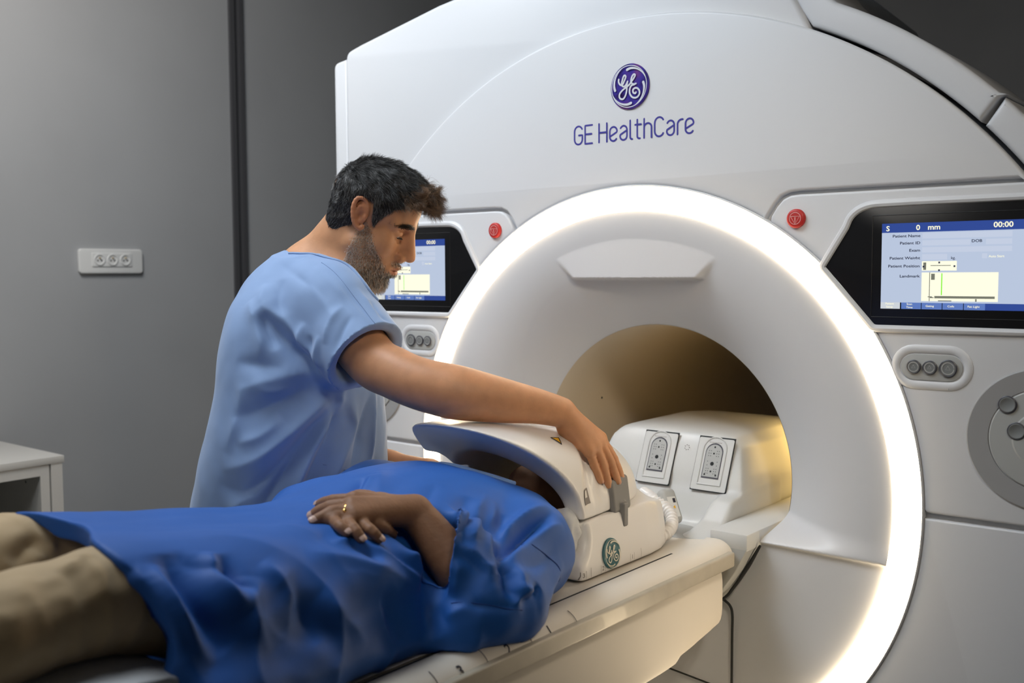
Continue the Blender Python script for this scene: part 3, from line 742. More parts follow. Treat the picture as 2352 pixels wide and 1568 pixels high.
# hull under the cradle
hull = SDF().add(stack(1, [(YF, 0, -.225, .275, .098), (-.5, 0, -.225, .282, .106), (-.25, 0, -.218, .282, .100), (-.075, 0, -.206, .282, .084)], n=5.5), .02)
V, Q = hull.mesh((-.33, -2.8, -.36), (.33, -.03, -.08), .012)
V = relax(V, Q, 1); mesh_obj('table_body', V, Q, M['table'], T)
b = MB(); b.box((-.2, -2.3, -.95), (.2, -.75, -.28), .03); b.box((-.27, -2.5, FZ+.04), (.27, -.6, -.93), .03); b.obj('pedestal', M['dock'], T)
for x in (-.22, .22):
    for y in (-2.35, -.75):
        MB().tube([(x-.015, y, FZ+.045), (x+.015, y, FZ+.045)], .045, 20, round_ends=False).obj('castor', M['blackmatte'], T)
# numbered scale on the rounded edge
def edge_pt(u, v):     # u along +y from the mark, v up across the roll
    a = math.radians(58)-v/.036; return None
def on_roll(y, s):     # s metres down the roll from its crown
    a = PI/2-s/.035; return (.262+.0383*math.cos(a)+.0006, y, -.128+.0323*math.sin(a)+.0006)
for k, (y, ch) in enumerate(((-.687, '1'), (-.791, '2'), (-.898, '3'), (-1.003, '4'))):
    b = MB(); text_mb(b, ch, .017, lambda u, v, y=y: on_roll(y+u, .040-v), 'CENTER', 1.0, .02)
    b.obj('scale_number', M['print'], T, False)
for y in (-.618, -.737, -.842, -.948):
    b = MB()
    pts = [on_roll(y, s) for s in np.linspace(.014, .052, 8)]
    for i in range(7):
        p, q = pts[i], pts[i+1]; b.add([(p[0], y-.0008, p[2]), (p[0], y+.0008, p[2]), (q[0], y+.0008, q[2]), (q[0], y-.0008, q[2])], [(0, 1, 2, 3)])
    b.obj('scale_mark', M['print'], T, False)

# ------------------------------------------------------------------ head coil
H = thing('head_coil', 'white head coil helmet with grey side latch closed over the patient head', 'head coil', (0, -.3, -.118))
front = lambda p: -(p[:, 1]-(-.432-.182*np.clip((p[:, 2]+.0)/.18, 0, 1.2)**1.8))
up = SDF()
up.add(stack(1, [(-.70, 0, .02, .180, .166), (-.55, 0, .018, .180, .168), (-.45, 0, .014, .178, .160), (-.36, 0, .006, .172, .155), (-.28, 0, 0, .162, .146), (-.22, 0, -.006, .152, .128), (-.185, 0, -.012, .138, .104), (-.165, 0, -.02, .11, .07)], n=2.7, caps=True), .01)
up.add(rcone((-.04, -.44, .172), (-.02, -.30, .150), .035, .03, ((0, 0, 1), .35)), .03)
up.cut(front, .010)
up.sub(stack(1, [(-.70, 0, .0, .160, .140), (-.60, 0, .0, .156, .136), (-.50, 0, .0, .142, .122), (-.40, 0, 0, .132, .116), (-.25, 0, 0, .120, .105), (-.10, 0, 0, .10, .07)], n=2.1, caps=False), .010)
up.sub(rbox((-.165, -.455, .085), (.05, .042, .036), .02), .01)
up.sub(rbox((.0, -.365, .165), (.060, .075, .045), .012), .008)
up.cut(lambda p: .0012-p[:, 2], .003)
up.sub(rcone((.185, -.40, .045), (.12, -.36, .15), .012, .006), .03)
up.sub(rcone((.178, -.355, .05), (.12, -.315, .14), .010, .005), .03)
V, Q = up.mesh((-.22, -.70, -.03), (.22, -.14, .23), .0027)
V = relax(V, Q, 3, .5); mesh_obj('upper_shell', V, Q, M['coil'], H)
lo_ = SDF()
def lower_f(p):
    x, y, z = p[:, 0], p[:, 1], p[:, 2]
    wz = np.interp(z, [-.115, -.06, .01], [.197, .190, .177])*np.interp(y, [-.5, -.22, -.17, -.13, -.10], [1, 1, .97, .90, .80])
    d = np.stack([np.abs(x)-wz, z-np.interp(y, [-.3, -.2, -.13, -.1], [.001, .001, -.012, -.035]), -.108-z, y+.098, -.462-y]); m = d.max(0); k = .007
    return m+k*np.log(np.exp((d-m)/k).sum(0))*.7
lo_.add(lower_f, .01)
lo_.add(rcone((-.10, -.19, -.02), (.10, -.19, -.02), .045), .03)
lo_.sub(stack(1, [(-.6, 0, .0, .150, .118), (-.40, 0, 0, .13, .110), (-.25, 0, 0, .12, .10), (-.21, 0, 0, .1, .08)], n=2.1), .015)
lo_.cut(lambda p: p[:, 2]+.0012-.05*np.clip((p[:, 1]+.235)/.02, 0, 1), .003)
lo_.sub(rcone((.22, -.480, -.02), (.15, -.480, -.02), .05), .02)
V, Q = lo_.mesh((-.22, -.5, -.14), (.22, -.09, .06), .0030)
V = relax(V, Q, 2, .5); mesh_obj('lower_shell', V, Q, M['coil'], H)
# seam, latch, sticker, scale and emblem of the near side
def coil_side(y, z):
    p = ray_x(up if z > 0 else lo_, y, z); return p
def ray_x(s, y, z, x=.30, sgn=-1):
    for _ in range(80):
        d = float(s.ev(np.array([[x, y, z]]))[0])
        if d < .0004: break
        x += sgn*max(d*.7, .0004)
    return x
def side_patch(b, y0, y1, z0, z1, off, s, m=6, R=None):
    ys = np.linspace(y0, y1, m); zs_ = np.linspace(z0, z1, m); V = [(ray_x(s, y, z)+off, y, z) for z in zs_ for y in ys]
    b.add(V, [(i*m+j, i*m+j+1, (i+1)*m+j+1, (i+1)*m+j) for i in range(m-1) for j in range(m-1)])
lt = SDF(); xs = ray_x(up, -.29, .03)
Rl = frame((0, 1, .06), (-.10, 0, 1))
lt.add(rbox((xs+.004, -.300, .028), (.031, .009, .034), .008, np.array([Rl[0], Rl[1], Rl[2]])), .004); lt.add(rbox((xs+.006, -.300, -.010), (.018, .008, .024), .004), .006)
V, Q = lt.mesh((xs-.03, -.35, -.05), (xs+.04, -.25, .08), .002); mesh_obj('latch', V, Q, M['coilgrey'], H)
b = MB(); side_patch(b, -.422, -.398, .028, .056, .0006, up); st = b.obj('instruction_sticker', M['greyprint'], H, False)
b = MB(); side_patch(b, -.417, -.405, .040, .053, .0010, up); b.obj('sticker_picture', M['coil'], st, False)
# warning triangle on the upper shell
def surf_z(s, x, y):
    z = .30
    for _ in range(80):
        d = float(s.ev(np.array([[x, y, z]]))[0])
        if d < .0004: break
        z -= max(d*.7, .0004)
    return z
tri = [(.118, -.452), (.118, -.428), (.134, -.440)]
b = MB(); b.add([(x, y, surf_z(up, x, y)+.0012) for x, y in tri], [(0, 1, 2)]); ws = b.obj('warning_sticker', M['yellow'], H, False)
b = MB()
for p, q in zip(tri, tri[1:]+tri[:1]):
    P = [np.array([*np.array(p)*(1-s)+np.array(q)*s, 0]) for s in np.linspace(0, 1, 5)]
    b.tube([(v[0], v[1], surf_z(up, v[0], v[1])+.0012) for v in P], .0008, 5)
b.obj('sticker_border', M['print'], ws, False)
b = MB()
for x in (-.06, .06): b = MB(); b.tube([(x, -.45, .182), (x*1.06, -.33, .176)], .0035, 6); b.obj('window_track', M['coil'], H)
hb = MB(); hb.tube(smooth_poly([(.06, -.30, .148), (.055, -.295, .166), (.02, -.29, .178), (-.02, -.29, .178), (-.055, -.295, .166), (-.06, -.30, .148)], 6), .010, 10); hb.obj('coil_handle', M['coil'], H)
badge(lambda u, v, h: (ray_x(lo_, -.362+u, -.072+v)+h, -.362+u, -.072+v), .0285, H, M['teal'], M['cream_ink'], M['teal'])
for y, ch in ((-.290, '1'), (-.391, '2'), (-.474 if False else -.452, '3')):
    b = MB(); text_mb(b, ch, .0085, lambda u, v, y=y: (ray_x(lo_, y+u, -.098+v)+.0008, y+u, -.098+v), 'CENTER', 1.1, .01)
    for d in (-.007, .007): side_patch(b, y+d-.0003, y+d+.0003, -.102, -.087, .0008, lo_, 3)
    b.obj('coil_scale_number', M['greyprint'], H, False)
for y in (-.258, -.345, -.430): b = MB(); side_patch(b, y-.0004, y+.0004, -.102, -.084, .0008, lo_, 3); b.obj('coil_scale_mark', M['greyprint'], H, False)
# ------------------------------------------------------------------ connector housing at the head end of the table
Pd = thing('connector_housing', 'white coil connector housing with two round-topped sockets inside the bore', 'coil connector housing', (.03, .25, -.12))
pod = SDF()
prof = [(.02, -.125), (.055, -.118), (.085, -.085), (.105, -.04), (.125, -.01), (.150, .06), (.172, .098), (.20, .112), (.40, .115), (.55, .10), (.60, -.12)]
def podf(p):
    """Front face leaning back; rounded top; base tray in front."""
    x, y, z = p[:, 0], p[:, 1], p[:, 2]
    fr = .150-(z-.12)*(-.30)                       # slanted upper face
    yf = np.where(z > -.02, .105+(z+.02)*.42, .105+(z+.02)*.25)
    d1 = yf-y
    w = .205-.55*np.clip(z-.05, 0, 1)**1.0*0
    d2 = np.abs(x-.030)-np.interp(z, [-.13, -.02, .0, .06, .095], [.200, .200, .196, .180, .150])
    d3 = z-(.090-.10*np.clip(y-.45, 0, 1))
    d4 = y-.62
    d = np.stack([d1, d2, d3, d4, -.121-z]); k = .018
    m = d.max(0); return m+k*np.log(np.exp((d-m)/k).sum(0))*.6
pod.add(podf, .01)
# tray with side walls reaching forward
def tray(p):
    x, y, z = p[:, 0], p[:, 1], p[:, 2]
    zt = np.interp(y, [-.09, -.04, .02, .06, .11, .16], [-.118, -.112, -.085, -.045, -.035, -.03])
    d = np.stack([np.abs(x-.032)-.198, z-zt, -.121-z, y-.3, -.052-y]); m = d.max(0); k = .006
    return m+k*np.log(np.exp((d-m)/k).sum(0))*.6
pod.add(tray, .012)
pod.sub(rcone((.005, -.2, -.035), (.005, .06, -.035), .105, .085, ((1, 0, 0), 1.0)), .02) if False else None
def dish(p):
    x, y, z = p[:, 0], p[:, 1], p[:, 2]
    d = np.stack([np.abs(x-.025)-np.interp(z, [-.12, -.03], [.135, .160]), y-np.interp(z, [-.12, -.02], [.070, .108]), -.114-z]); m = d.max(0); k = .012
    return m+k*np.log(np.exp((d-m)/k).sum(0))*.6
pod.sub(dish, .012)
V, Q = pod.mesh((-.26, -.11, -.14), (.27, .64, .14), .0055)
V = relax(V, Q, 1, .4); mesh_obj('housing_shell', V, Q, M['pod'], Pd)
# socket doors on the slanted face
sl = nrm((0, .42, 1.0)); nn = nrm((0, -1.0, .42))
def face(u, v, h, cx, cz=.028):            # u right, v up the slope
    y0 = .105+(cz+.02)*.42; p = np.array([cx, y0, cz])+np.array([1., 0, 0])*u+sl*v+nn*(h+.002); return tuple(p)
def poly_on(b, pts, h, cx, t=.002):
    n = len(pts); V = [face(u, v, h, cx) for u, v in pts]+[face(u, v, h-t, cx) for u, v in pts]
    b.add(V, [tuple(range(n))]+[(i, n+i, n+(i+1) % n, (i+1) % n) for i in range(n)])
for cx in (.002, .148):
    b = MB(); poly_on(b, [(-.0455, -.072), (.0455, -.072), (.0455, .056), (-.0455, .056)], .0006, cx); d0 = b.obj('socket_recess', M['gap'], Pd, False)
    b = MB(); poly_on(b, rr(-.044, .044, -.0705, .0525, .004), .0022, cx, .003); b.obj('socket_door', M['pod'], d0, True, 30)
    arch_ = lambda s, z0=-.040: [(-.0205*s, z0*s), (.0205*s, z0*s)]+arc(0, .018*s, .0205*s, .0205*s, 0, 180, 14)
    b = MB(); q = arch_(1.42); 
    b.tube([face(u, v, .003, cx) for u, v in q+[q[0]]], .0018, 6, round_ends=False); b.obj('socket_collar', M['pod'], d0)
    b = MB(); poly_on(b, arch_(1.06), .0032, cx, .002); b.obj('socket_gasket', M['btnrim'], d0, False)
    b = MB(); poly_on(b, arch_(.97), .0036, cx, .002); b.obj('socket_contact_plate', M['dock'], d0, False)
    b = MB()
    dot = lambda u, v, r: b.add([face(u+r*math.cos(a), v+r*math.sin(a), .0040, cx) for a in np.linspace(0, 2*PI, 8, endpoint=False)], [tuple(range(8))])
    dot(0, -.008, .0048)
    for u, v in ((0, .031), (0, .016), (0, -.026), (-.014, -.034), (.014, -.034)): dot(u, v, .0023)
    for r_ in range(3):
        for c_ in (-.0125, -.0075, .0075, .0125): dot(c_, .010+r_*.006, .0010); dot(c_, -.020-r_*.0055, .0010)
    for u in (-.012, .012):
        for v in (-.003, -.012): dot(u, v, .0010)
    b.obj('socket_contacts', M['gap'], d0, False)
    b = MB(); text_mb(b, 'P-Port Connector', .0028, lambda u, v: face(u, .040+v, .0038, cx), 'CENTER', 1.3) if False else [b.add([face(-.016+i*.004, .041, .004, cx), face(-.0135+i*.004, .041, .004, cx), face(-.0135+i*.004, .0425, .004, cx), face(-.016+i*.004, .0425, .004, cx)], [(0, 1, 2, 3)]) for i in range(8)]
    b.obj('socket_caption', M['greyprint'], d0, False)
b = MB()
for k in range(7):
    a = 2*PI*k/7; c = face(.006*math.cos(a), .024+.006*math.sin(a), .0006, .075); b.disc(c, .0012, 1, .0006, 8)
b.obj('microphone_holes', M['greyprint'], Pd, False)
# grey plug lying in the tray with its corrugated cable to the coil
plug = SDF(); c = on(1538, 1163, 2, -.055); Rp = frame((-.45, .2, .85), (.85, -.35, .5))
plug.add(rbox(c, (.040, .020, .014), .012, Rp), .004)
V, Q = plug.mesh(c-.06, c+.06, .0025)
pg = mesh_obj('coil_plug', V, Q, M['dock'], None); prop(pg, 'small grey cable plug lying in the white tray behind the head coil', 'plug')
b = MB(); pc = lambda u, v, h: tuple(c+Rp[0]*u+Rp[1]*v+Rp[2]*h)
top_ = .0144
b.add([pc(-.028, -.011, top_), pc(.018, -.011, top_), pc(.018, .011, top_), pc(-.028, .011, top_)], [(0, 1, 2, 3)]); l = b.obj('plug_label', M['white'], pg, False)
b = MB(); b.add([pc(-.010, -.004, top_+.0006), pc(-.002, -.004, top_+.0006), pc(-.006, .003, top_+.0006)], [(0, 1, 2)]); b.obj('label_triangle', M['yellow'], l, False)
b = MB(); b.add([pc(.004, -.009, top_+.0006), pc(.014, -.009, top_+.0006), pc(.014, -.002, top_+.0006), pc(.004, -.002, top_+.0006)], [(0, 1, 2, 3)]); b.obj('label_print', M['print'], l, False)
Zp = lambda x, y, z: tuple(on(x, y, 2, z))
path = smooth_poly([Zp(1478, 1130, -.040), Zp(1500, 1145, -.042), Zp(1522, 1160, -.050), Zp(1540, 1180, -.062), Zp(1543, 1205, -.078), Zp(1528, 1226, -.088), Zp(1500, 1236, -.092), Zp(1475, 1238, -.090)], 14)
L = np.r_[0, np.cumsum(np.linalg.norm(np.diff(path, axis=0), axis=1))]
rad = .0125+0.0014*np.sign(np.sin(L/.010*2*PI))
cb = MB().tube(path, rad, 16).obj('coil_cable', M['coil']); prop(cb, 'white corrugated cable curving out behind the head coil', 'cable')
# ------------------------------------------------------------------ people: shared builders
M['skin1'] = mat('tan_skin', (.55, .3, .16), .48, sss=.12, attr='Col', bump=(260, .3, .0006), noise=(28, .11), spec=.4)
M['skin2'] = mat('brown_skin', (.2, .1, .05), .55, sss=.08, attr='Col', bump=(180, .5, .0012), noise=(70, .08), spec=.3)
M['nail'] = mat('finger_nail', (.62, .42, .34), .3, coat=.4)
M['nail1'] = mat('finger_nail_tan', (.55, .27, .17), .35, coat=.3)
M['eye'] = mat('eye_white', (.55, .5, .46), .15, coat=.6)
M['iris'] = mat('dark_iris', (.02, .012, .008), .15, coat=.8)
M['hair'] = mat('hair_strands', (.03, .03, .03), .42, attr='Col', spec=.5)
M['hairbase'] = mat('dark_hair_base', (.012, .011, .011), .7, bump=(220, .8, .003))
def fabric(name, col, seam_scale=900, rough=.75, sheen=.25, b2=(9, .35, .006)):
    m = mat(name, col, rough, sheen=sheen, bump=(seam_scale, .25, .0004), noise=(9, .05), bump2=b2); return m
M['scrub'] = fabric('light_blue_cotton', (.22, .34, .58), b2=(7, .3, .008))
M['gown'] = fabric('royal_blue_nonwoven', (.007, .102, .43), 700, .62, .04)
M['khaki'] = fabric('khaki_cotton', (.52, .37, .20))
M['black_shoe'] = mat('dark_shoe', (.02, .02, .022), .5)

def head_sdf(s, T, sc=1.0, jaw=1.0):
    """Adds a head to s. T maps local points (forward, left, up) to the world; rotation rows in T['R']."""
    R = T['R']; c = T['c']; P = lambda x, y, z: c+R.T@(np.array([x, y, z])*sc)
    def E(x, y, z, a, b_, d, k=.015, q=None): s.add(ell(P(x, y, z), np.array([a, b_, d])*sc, R if q is None else q@R), k)
    def C(p, q, r1, r2, k=.012, sq=None): s.add(rcone(P(*p), P(*q), r1*sc, r2*sc, sq), k)
    E(-.008, 0, .034, .088, .072, .074); E(.036, 0, .042, .052, .061, .046, .02); E(.030, 0, -.030, .052, .057, .078, .02)
    for sy in (1, -1):
        E(.050, .040*sy, -.026, .026, .022, .026, .02)
        C((.004, .051*sy, -.052), (.052, .024*sy, -.116), .022, .019, .02)
        C((.079, .010*sy, .018), (.064, .047*sy, .018), .0105, .009, .012)
        C((.094, .0125*sy, -.046), (.085, .0140*sy, -.043), .0088, .0065, .0035)
    E(.066, 0, -.120, .020, .022, .018, .02); E(.058, 0, -.078, .034, .036, .032, .02)
    for sy in (1, -1): s.sub(ell(P(.086, .029*sy, .001), np.array([.016, .019, .012])*sc, R), .012)
    C((.084, 0, .014), (.104, 0, -.030), .0085, .0105, .012); E(.1045, 0, -.0385, .0135, .0115, .0105, .006); E(.078, 0, -.022, .018, .0115, .028, .010)
    for sy in (1, -1):
        s.sub(ell(P(.100, .0065*sy, -.0505), np.array([.007, .0035, .004])*sc, R), .003)
        s.add(ell(P(.0650, .029*sy, .0015), np.array([.0145, .0160, .0140])*sc, R), .004)
    # lips
    for p, q, r1, r2 in (((.081, -.023, -.0755), (.0925, -.006, -.0695), .003, .0052), ((.0925, -.006, -.0695), (.0925, .006, -.0695), .0052, .0052), ((.0925, .006, -.0695), (.081, .023, -.0755), .0052, .003),
                         ((.081, -.022, -.078), (.0895, -.005, -.0825), .003, .006), ((.0895, -.005, -.0825), (.0895, .005, -.0825), .006, .006), ((.0895, .005, -.0825), (.081, .022, -.078), .006, .003)): C(p, q, r1, r2, .004)
    s.sub(ell(P(.098, 0, -.0758), np.array([.016, .026, .0011])*sc, R), .003)
    s.sub(ell(P(.088, 0, -.098), np.array([.008, .02, .006])*sc, R), .012)
    for sy in (1, -1):      # eye slits, looking down
        s.sub(ell(P(.082, .029*sy, -.0045), np.array([.011, .0140, .0036])*sc, R), .0015); s.sub(rcone(P(.079, .018*sy, .0105), P(.073, .043*sy, .0095), .0018), .003); s.sub(rcone(P(.088, .021*sy, -.045), P(.076, .034*sy, -.078), .0022, .0022), .008); s.sub(rcone(P(.077, .018*sy, -.015), P(.066, .042*sy, -.018), .0016), .008)
        # ears
        ang = math.radians(14)
        A = lambda u, v, h=0: P(-.002+.88*u-.20*v, sy*(.0765+.30*max(-u, -.02)+h), .9*v+.012)
        s.add(ell(P(-.005, sy*.0735, .012), np.array([.016, .006, .026])*sc, R), .006)
        hel = smooth_poly([(.012, -.002), (.013, .012), (.010, .026), (0, .033), (-.013, .029), (-.019, .014), (-.0175, -.004), (-.012, -.019), (-.005, -.028), (.003, -.030), (.008, -.024)], 2)
        rr_ = np.interp(np.linspace(0, 1, len(hel)), [0, .2, .5, .8, 1], [.0028, .0036, .0042, .0050, .0045])
        for i in range(len(hel)-1): s.add(rcone(A(*hel[i]), A(*hel[i+1]), rr_[i]*sc, rr_[i+1]*sc), .002)
        an = smooth_poly([(.006, .014), (-.004, .016), (-.009, .006), (-.009, -.008), (-.002, -.017)], 2)
        for i in range(len(an)-1): s.add(rcone(A(*an[i]), A(*an[i+1]), .0028*sc, .0028*sc), .003)
        s.sub(ell(A(.001, -.003, .006), np.array([.0065, .007, .0095])*sc, R), .004)
        s.add(rcone(A(.010, -.002, .002), A(.008, -.009, .002), .0038*sc, .003*sc), .003)
    return P
def finger(s, P, r, k=.005):
    """P = knuckle, joints..., tip; separate fingers because k is small."""
    P = smooth_poly(np.array(P, float), 3); n = len(P)
    rad = np.interp(np.linspace(0, 1, n), [0, .33, .42, .55, .72, .80, 1], np.array([1.02, .95, 1.02, .92, .93, .90, .80])*r)
    for i in range(n-1): s.add(rcone(P[i], P[i+1], rad[i], rad[i+1]), k if i == 0 else .0015)
def nail(b, tip, prev, out, r):
    """Small curved nail on the back of the fingertip."""
    d = nrm(np.array(tip)-np.array(prev)); o = nrm(np.array(out)-d*(np.array(out)@d)); w_ = np.cross(d, o); V = []
    for i, t in enumerate(np.linspace(-.35, 1.05, 6)):
        for a in np.linspace(-.85, .85, 6):
            ww = a*(1-.25*max(t-.6, 0)*2); rr_ = r*1.03 if t < .5 else r*(1.03-.45*(t-.5)**2*2)
            V.append(np.array(tip)+d*t*r*1.0+(o*math.cos(ww)+w_*math.sin(ww))*rr_)
    b.add(V, [(i*6+j, i*6+j+1, (i+1)*6+j+1, (i+1)*6+j) for i in range(5) for j in range(5)])
def strands(name, roots, dirs, length, rad, cols, parent, curl=.0, curlscale=40, comb=None, combw=.3, segs=5, m=None, seed=0):
    """Tapered three-sided hairs, all in one mesh (nobody could count them)."""
    n = len(roots); rng = np.random.RandomState(seed); p = roots.copy(); d = dirs/np.linalg.norm(dirs, axis=1)[:, None]
    length = np.broadcast_to(length, (n,))*rng.uniform(.7, 1.15, n); V = np.zeros((n, segs+1, 3, 3)); ang = np.array([0, 2*PI/3, 4*PI/3])
    for i in range(segs+1):
        a = np.cross(d, [.3, .5, .8]); a /= np.linalg.norm(a, axis=1)[:, None]+1e-9; b_ = np.cross(d, a)
        r = rad*(1-.8*i/segs)
        V[:, i] = p[:, None]+r*(np.cos(ang)[None, :, None]*a[:, None]+np.sin(ang)[None, :, None]*b_[:, None])
        if comb is not None: d = d*(1-combw)+comb*combw
        if curl:
            q = p*curlscale; d = d+curl*np.stack([perlin(q+11.3), perlin(q+37.7), perlin(q+71.1)], 1)*2+curl*.35*rng.randn(n, 3)
        d /= np.linalg.norm(d, axis=1)[:, None]+1e-9; p = p+d*(length/segs)[:, None]
    base = (np.arange(n)*(segs+1)*3)[:, None, None]; i = np.arange(segs)[None, :, None]*3; k = np.arange(3)[None, None, :]; k2 = (k+1) % 3
    F = np.stack([base+i+k, base+i+k2, base+i+3+k2, base+i+3+k], -1).reshape(-1, 4)
    C_ = np.repeat(cols, (segs+1)*3, axis=0)
    return mesh_obj(name, V.reshape(-1, 3), F, m or M['hair'], parent, True, col=C_)
def lerp(a, b, t): return np.array(a)+(np.array(b)-np.array(a))*t
def sstep(t): t = np.clip(t, 0, 1); return t*t*(3-2*t)
def inter(*fs): return lambda p: np.max([f(p) for f in fs], axis=0)
# ------------------------------------------------------------------ standing man in blue scrubs
OP = thing('person', 'standing man with grey-black hair and beard in light blue scrubs reaching over the head coil', 'person', (-.50, -.58, FZ))
RH = np.array([[.7175, .524, -.459], [-.5181, .8418, .1511], [.4655, .1294, .8755]])
_a = math.radians(-3); _f = RH[0]*math.cos(_a)+RH[1]*math.sin(_a); RH = np.array([_f, np.cross(RH[2], _f), RH[2]])
HC = np.array([-.286, -.520, .5745])
op = SDF()
hd = dict(R=RH, c=HC)
PH = head_sdf(op, hd, 1.0)
loc = lambda V: (V-HC)@RH.T
nb = np.array([-.415, -.572, .452])
op.add(rcone(PH(-.034, 0, -.045), nb, .053, .060), .03)
op.add(rcone(PH(-.010, 0, -.075), lerp(nb, PH(0, 0, -.1), .1)+np.array([.055, .01, -.03]), .045, .055), .03)
shR, shL = at(762, 702, 2.0), np.array([-.545, -.40, .37])
op.add(rcone(nb+[0, 0, -.01], shR, .062, .055), .05); op.add(rcone(nb+[0, 0, -.01], shL, .062, .055), .05)
op.add(stack(2, [(-.15, -.50, -.585, .11, .15), (.1, -.49, -.58, .115, .155), (.3, -.455, -.585, .11, .16), (.42, -.44, -.585, .08, .12)], phi=.3), .04)
arm = [(762, 702, 2.0, .058), (850, 822, 1.935, .050), (905, 856, 1.90, .0475), (958, 879, 1.88, .0470), (1010, 893, 1.872, .0485), (1060, 903, 1.87, .0485), (1150, 919, 1.885, .0410), (1230, 932, 1.905, .0325), (1288, 946, 1.925, .028)]
op.limb([at(x, y, d) for x, y, d, _ in arm], [r for *_, r in arm], .02)
# right hand drooping over the coil
wr = at(1288, 946, 1.925)
hx = lambda x, y, d: at(x, y, d)
kn = {'pinky': hx(1352, 1034, 1.935), 'ring': hx(1365, 1022, 1.945), 'middle': hx(1376, 1012, 1.958), 'index': hx(1379, 1005, 1.975)}
outN = nrm(CR*.85+CU*.45-CF*.1)      # back of the hand
for q, k_ in kn.items():
    op.add(rcone(wr+outN*.002, k_, .0200, .0128, None), .009)
ft = {'pinky': [kn['pinky'], hx(1363, 1062, 1.945), hx(1372, 1086, 1.952), hx(1379, 1103, 1.957)],
      'ring': [kn['ring'], hx(1383, 1060, 1.957), hx(1391, 1090, 1.965), hx(1398, 1114, 1.970)],
      'middle': [kn['middle'], hx(1398, 1052, 1.968), hx(1409, 1081, 1.975), hx(1418, 1104, 1.980)],
      'index': [kn['index'], hx(1404, 1044, 1.985), hx(1416, 1070, 1.995), hx(1425, 1092, 2.0)]}
for q, P_ in ft.items(): finger(op, P_, .0094 if q != 'pinky' else .0086)
op.add(rcone(hx(1300, 985, 1.94), hx(1318, 1008, 1.955), .017, .012), .015)
finger(op, [hx(1308, 996, 1.94), hx(1322, 1014, 1.94), hx(1333, 1026, 1.935)], .0105, .01)
# left arm and hand behind the coil
wl = at(985, 1082, 2.27)
op.chain([shL, at(790, 1050, 2.36), at(890, 1074, 2.31), wl], [.054, .044, .037, .027], .02)
hl = [at(1012, 1088, 2.26), at(1012, 1078, 2.28), at(1010, 1100, 2.245)]
for q in hl: op.add(rcone(wl, q, .022, .015), .012)
for i, dz in enumerate((.018, .004, -.010, -.024)):
    b0 = at(1014, 1086, 2.262)+np.array([0, .01*i-.01, dz*.9]); finger(op, [b0, b0+[.030, -.004, .004], b0+[.045, -.012, -.012]], .0078)
finger(op, [at(1000, 1076, 2.255), at(1015, 1074, 2.245), at(1025, 1082, 2.24)], .0095, .008)
V, Q = op.mesh((-.66, -.80, -.20), (.34, -.20, .80), .0024)
L_ = loc(V); x, y, z = L_.T; ya = np.abs(y)
col = np.tile(np.array([.58, .290, .150]), (len(V), 1))
def mixc(m, c): global col; col = col*(1-m[:, None])+np.array(c)*m[:, None]
inhead = sstep((.16-np.linalg.norm(L_-[0, 0, 0], axis=1))/.02)
# redder ears, nose, cheeks; lips; shaved shadow under the beard
mixc(inhead*sstep((ya-.070)/.008)*.45, (.50, .17, .09)); mixc(inhead*sstep(1-np.linalg.norm(L_-[.108, 0, -.04], axis=1)/.022)*.35, (.52, .17, .09))
lip = sstep(1.6-np.sqrt(((x-.09)/.012)**2+(y/.024)**2+((z+.076)/.0105)**2)*1.25); mixc(inhead*lip*.7, (.40, .12, .085))
cheek = .004-.078*np.clip((x-.015)/.065, 0, 1)**1.15           # upper edge of the beard along the cheek
bm = sstep((cheek-z)/.014)*sstep((x+.004)/.012)*sstep((z+.155)/.01)
bm *= 1-sstep((-.092-z)/.012)*sstep((.030-x)/.02)
must = sstep(1.5-np.sqrt(((x-.090)/.018)**2+(y/.026)**2+((z+.0605)/.0095)**2)*1.2)
lipm = np.clip(lip*1.5, 0, 1)
bm = np.clip(np.maximum(bm, must), 0, 1)*inhead*(1-lipm)*(1-sstep((ya-.071)/.004))
# keep the clean patch under the corner of the mouth
mixc(bm*.30, (.30, .22, .17))
body = mesh_obj('body', V, Q, M['skin1'], OP, col=col)
N = vnormals(V, Q)
# eyes
for sy in (1, -1):
    import bmesh
    bm_ = bmesh.new(); bmesh.ops.create_uvsphere(bm_, u_segments=24, v_segments=16, radius=.0128); e0 = PH(.0650, .029*sy, .0005)
    Vs = np.array([v.co[:] for v in bm_.verts])+e0; Fs = [tuple(v.index for v in f.verts) for f in bm_.faces]; bm_.free()
    e = mesh_obj('eye', Vs, Fs, M['eye'], OP)
    g = nrm(PH(.20, .029*sy+.0, -.10)-e0); bq = MB(); cc = e0+g*.0110; u1 = nrm(np.cross(g, [0, 0, 1])); u2 = np.cross(g, u1)
    bq.add([cc+g*.0022]+[cc+(u1*math.cos(a)+u2*math.sin(a))*.0058+g*.0008 for a in np.linspace(0, 2*PI, 20, endpoint=False)], [(0, i+1, (i+1) % 20+1) for i in range(20)])
    bq.obj('iris', M['iris'], e)
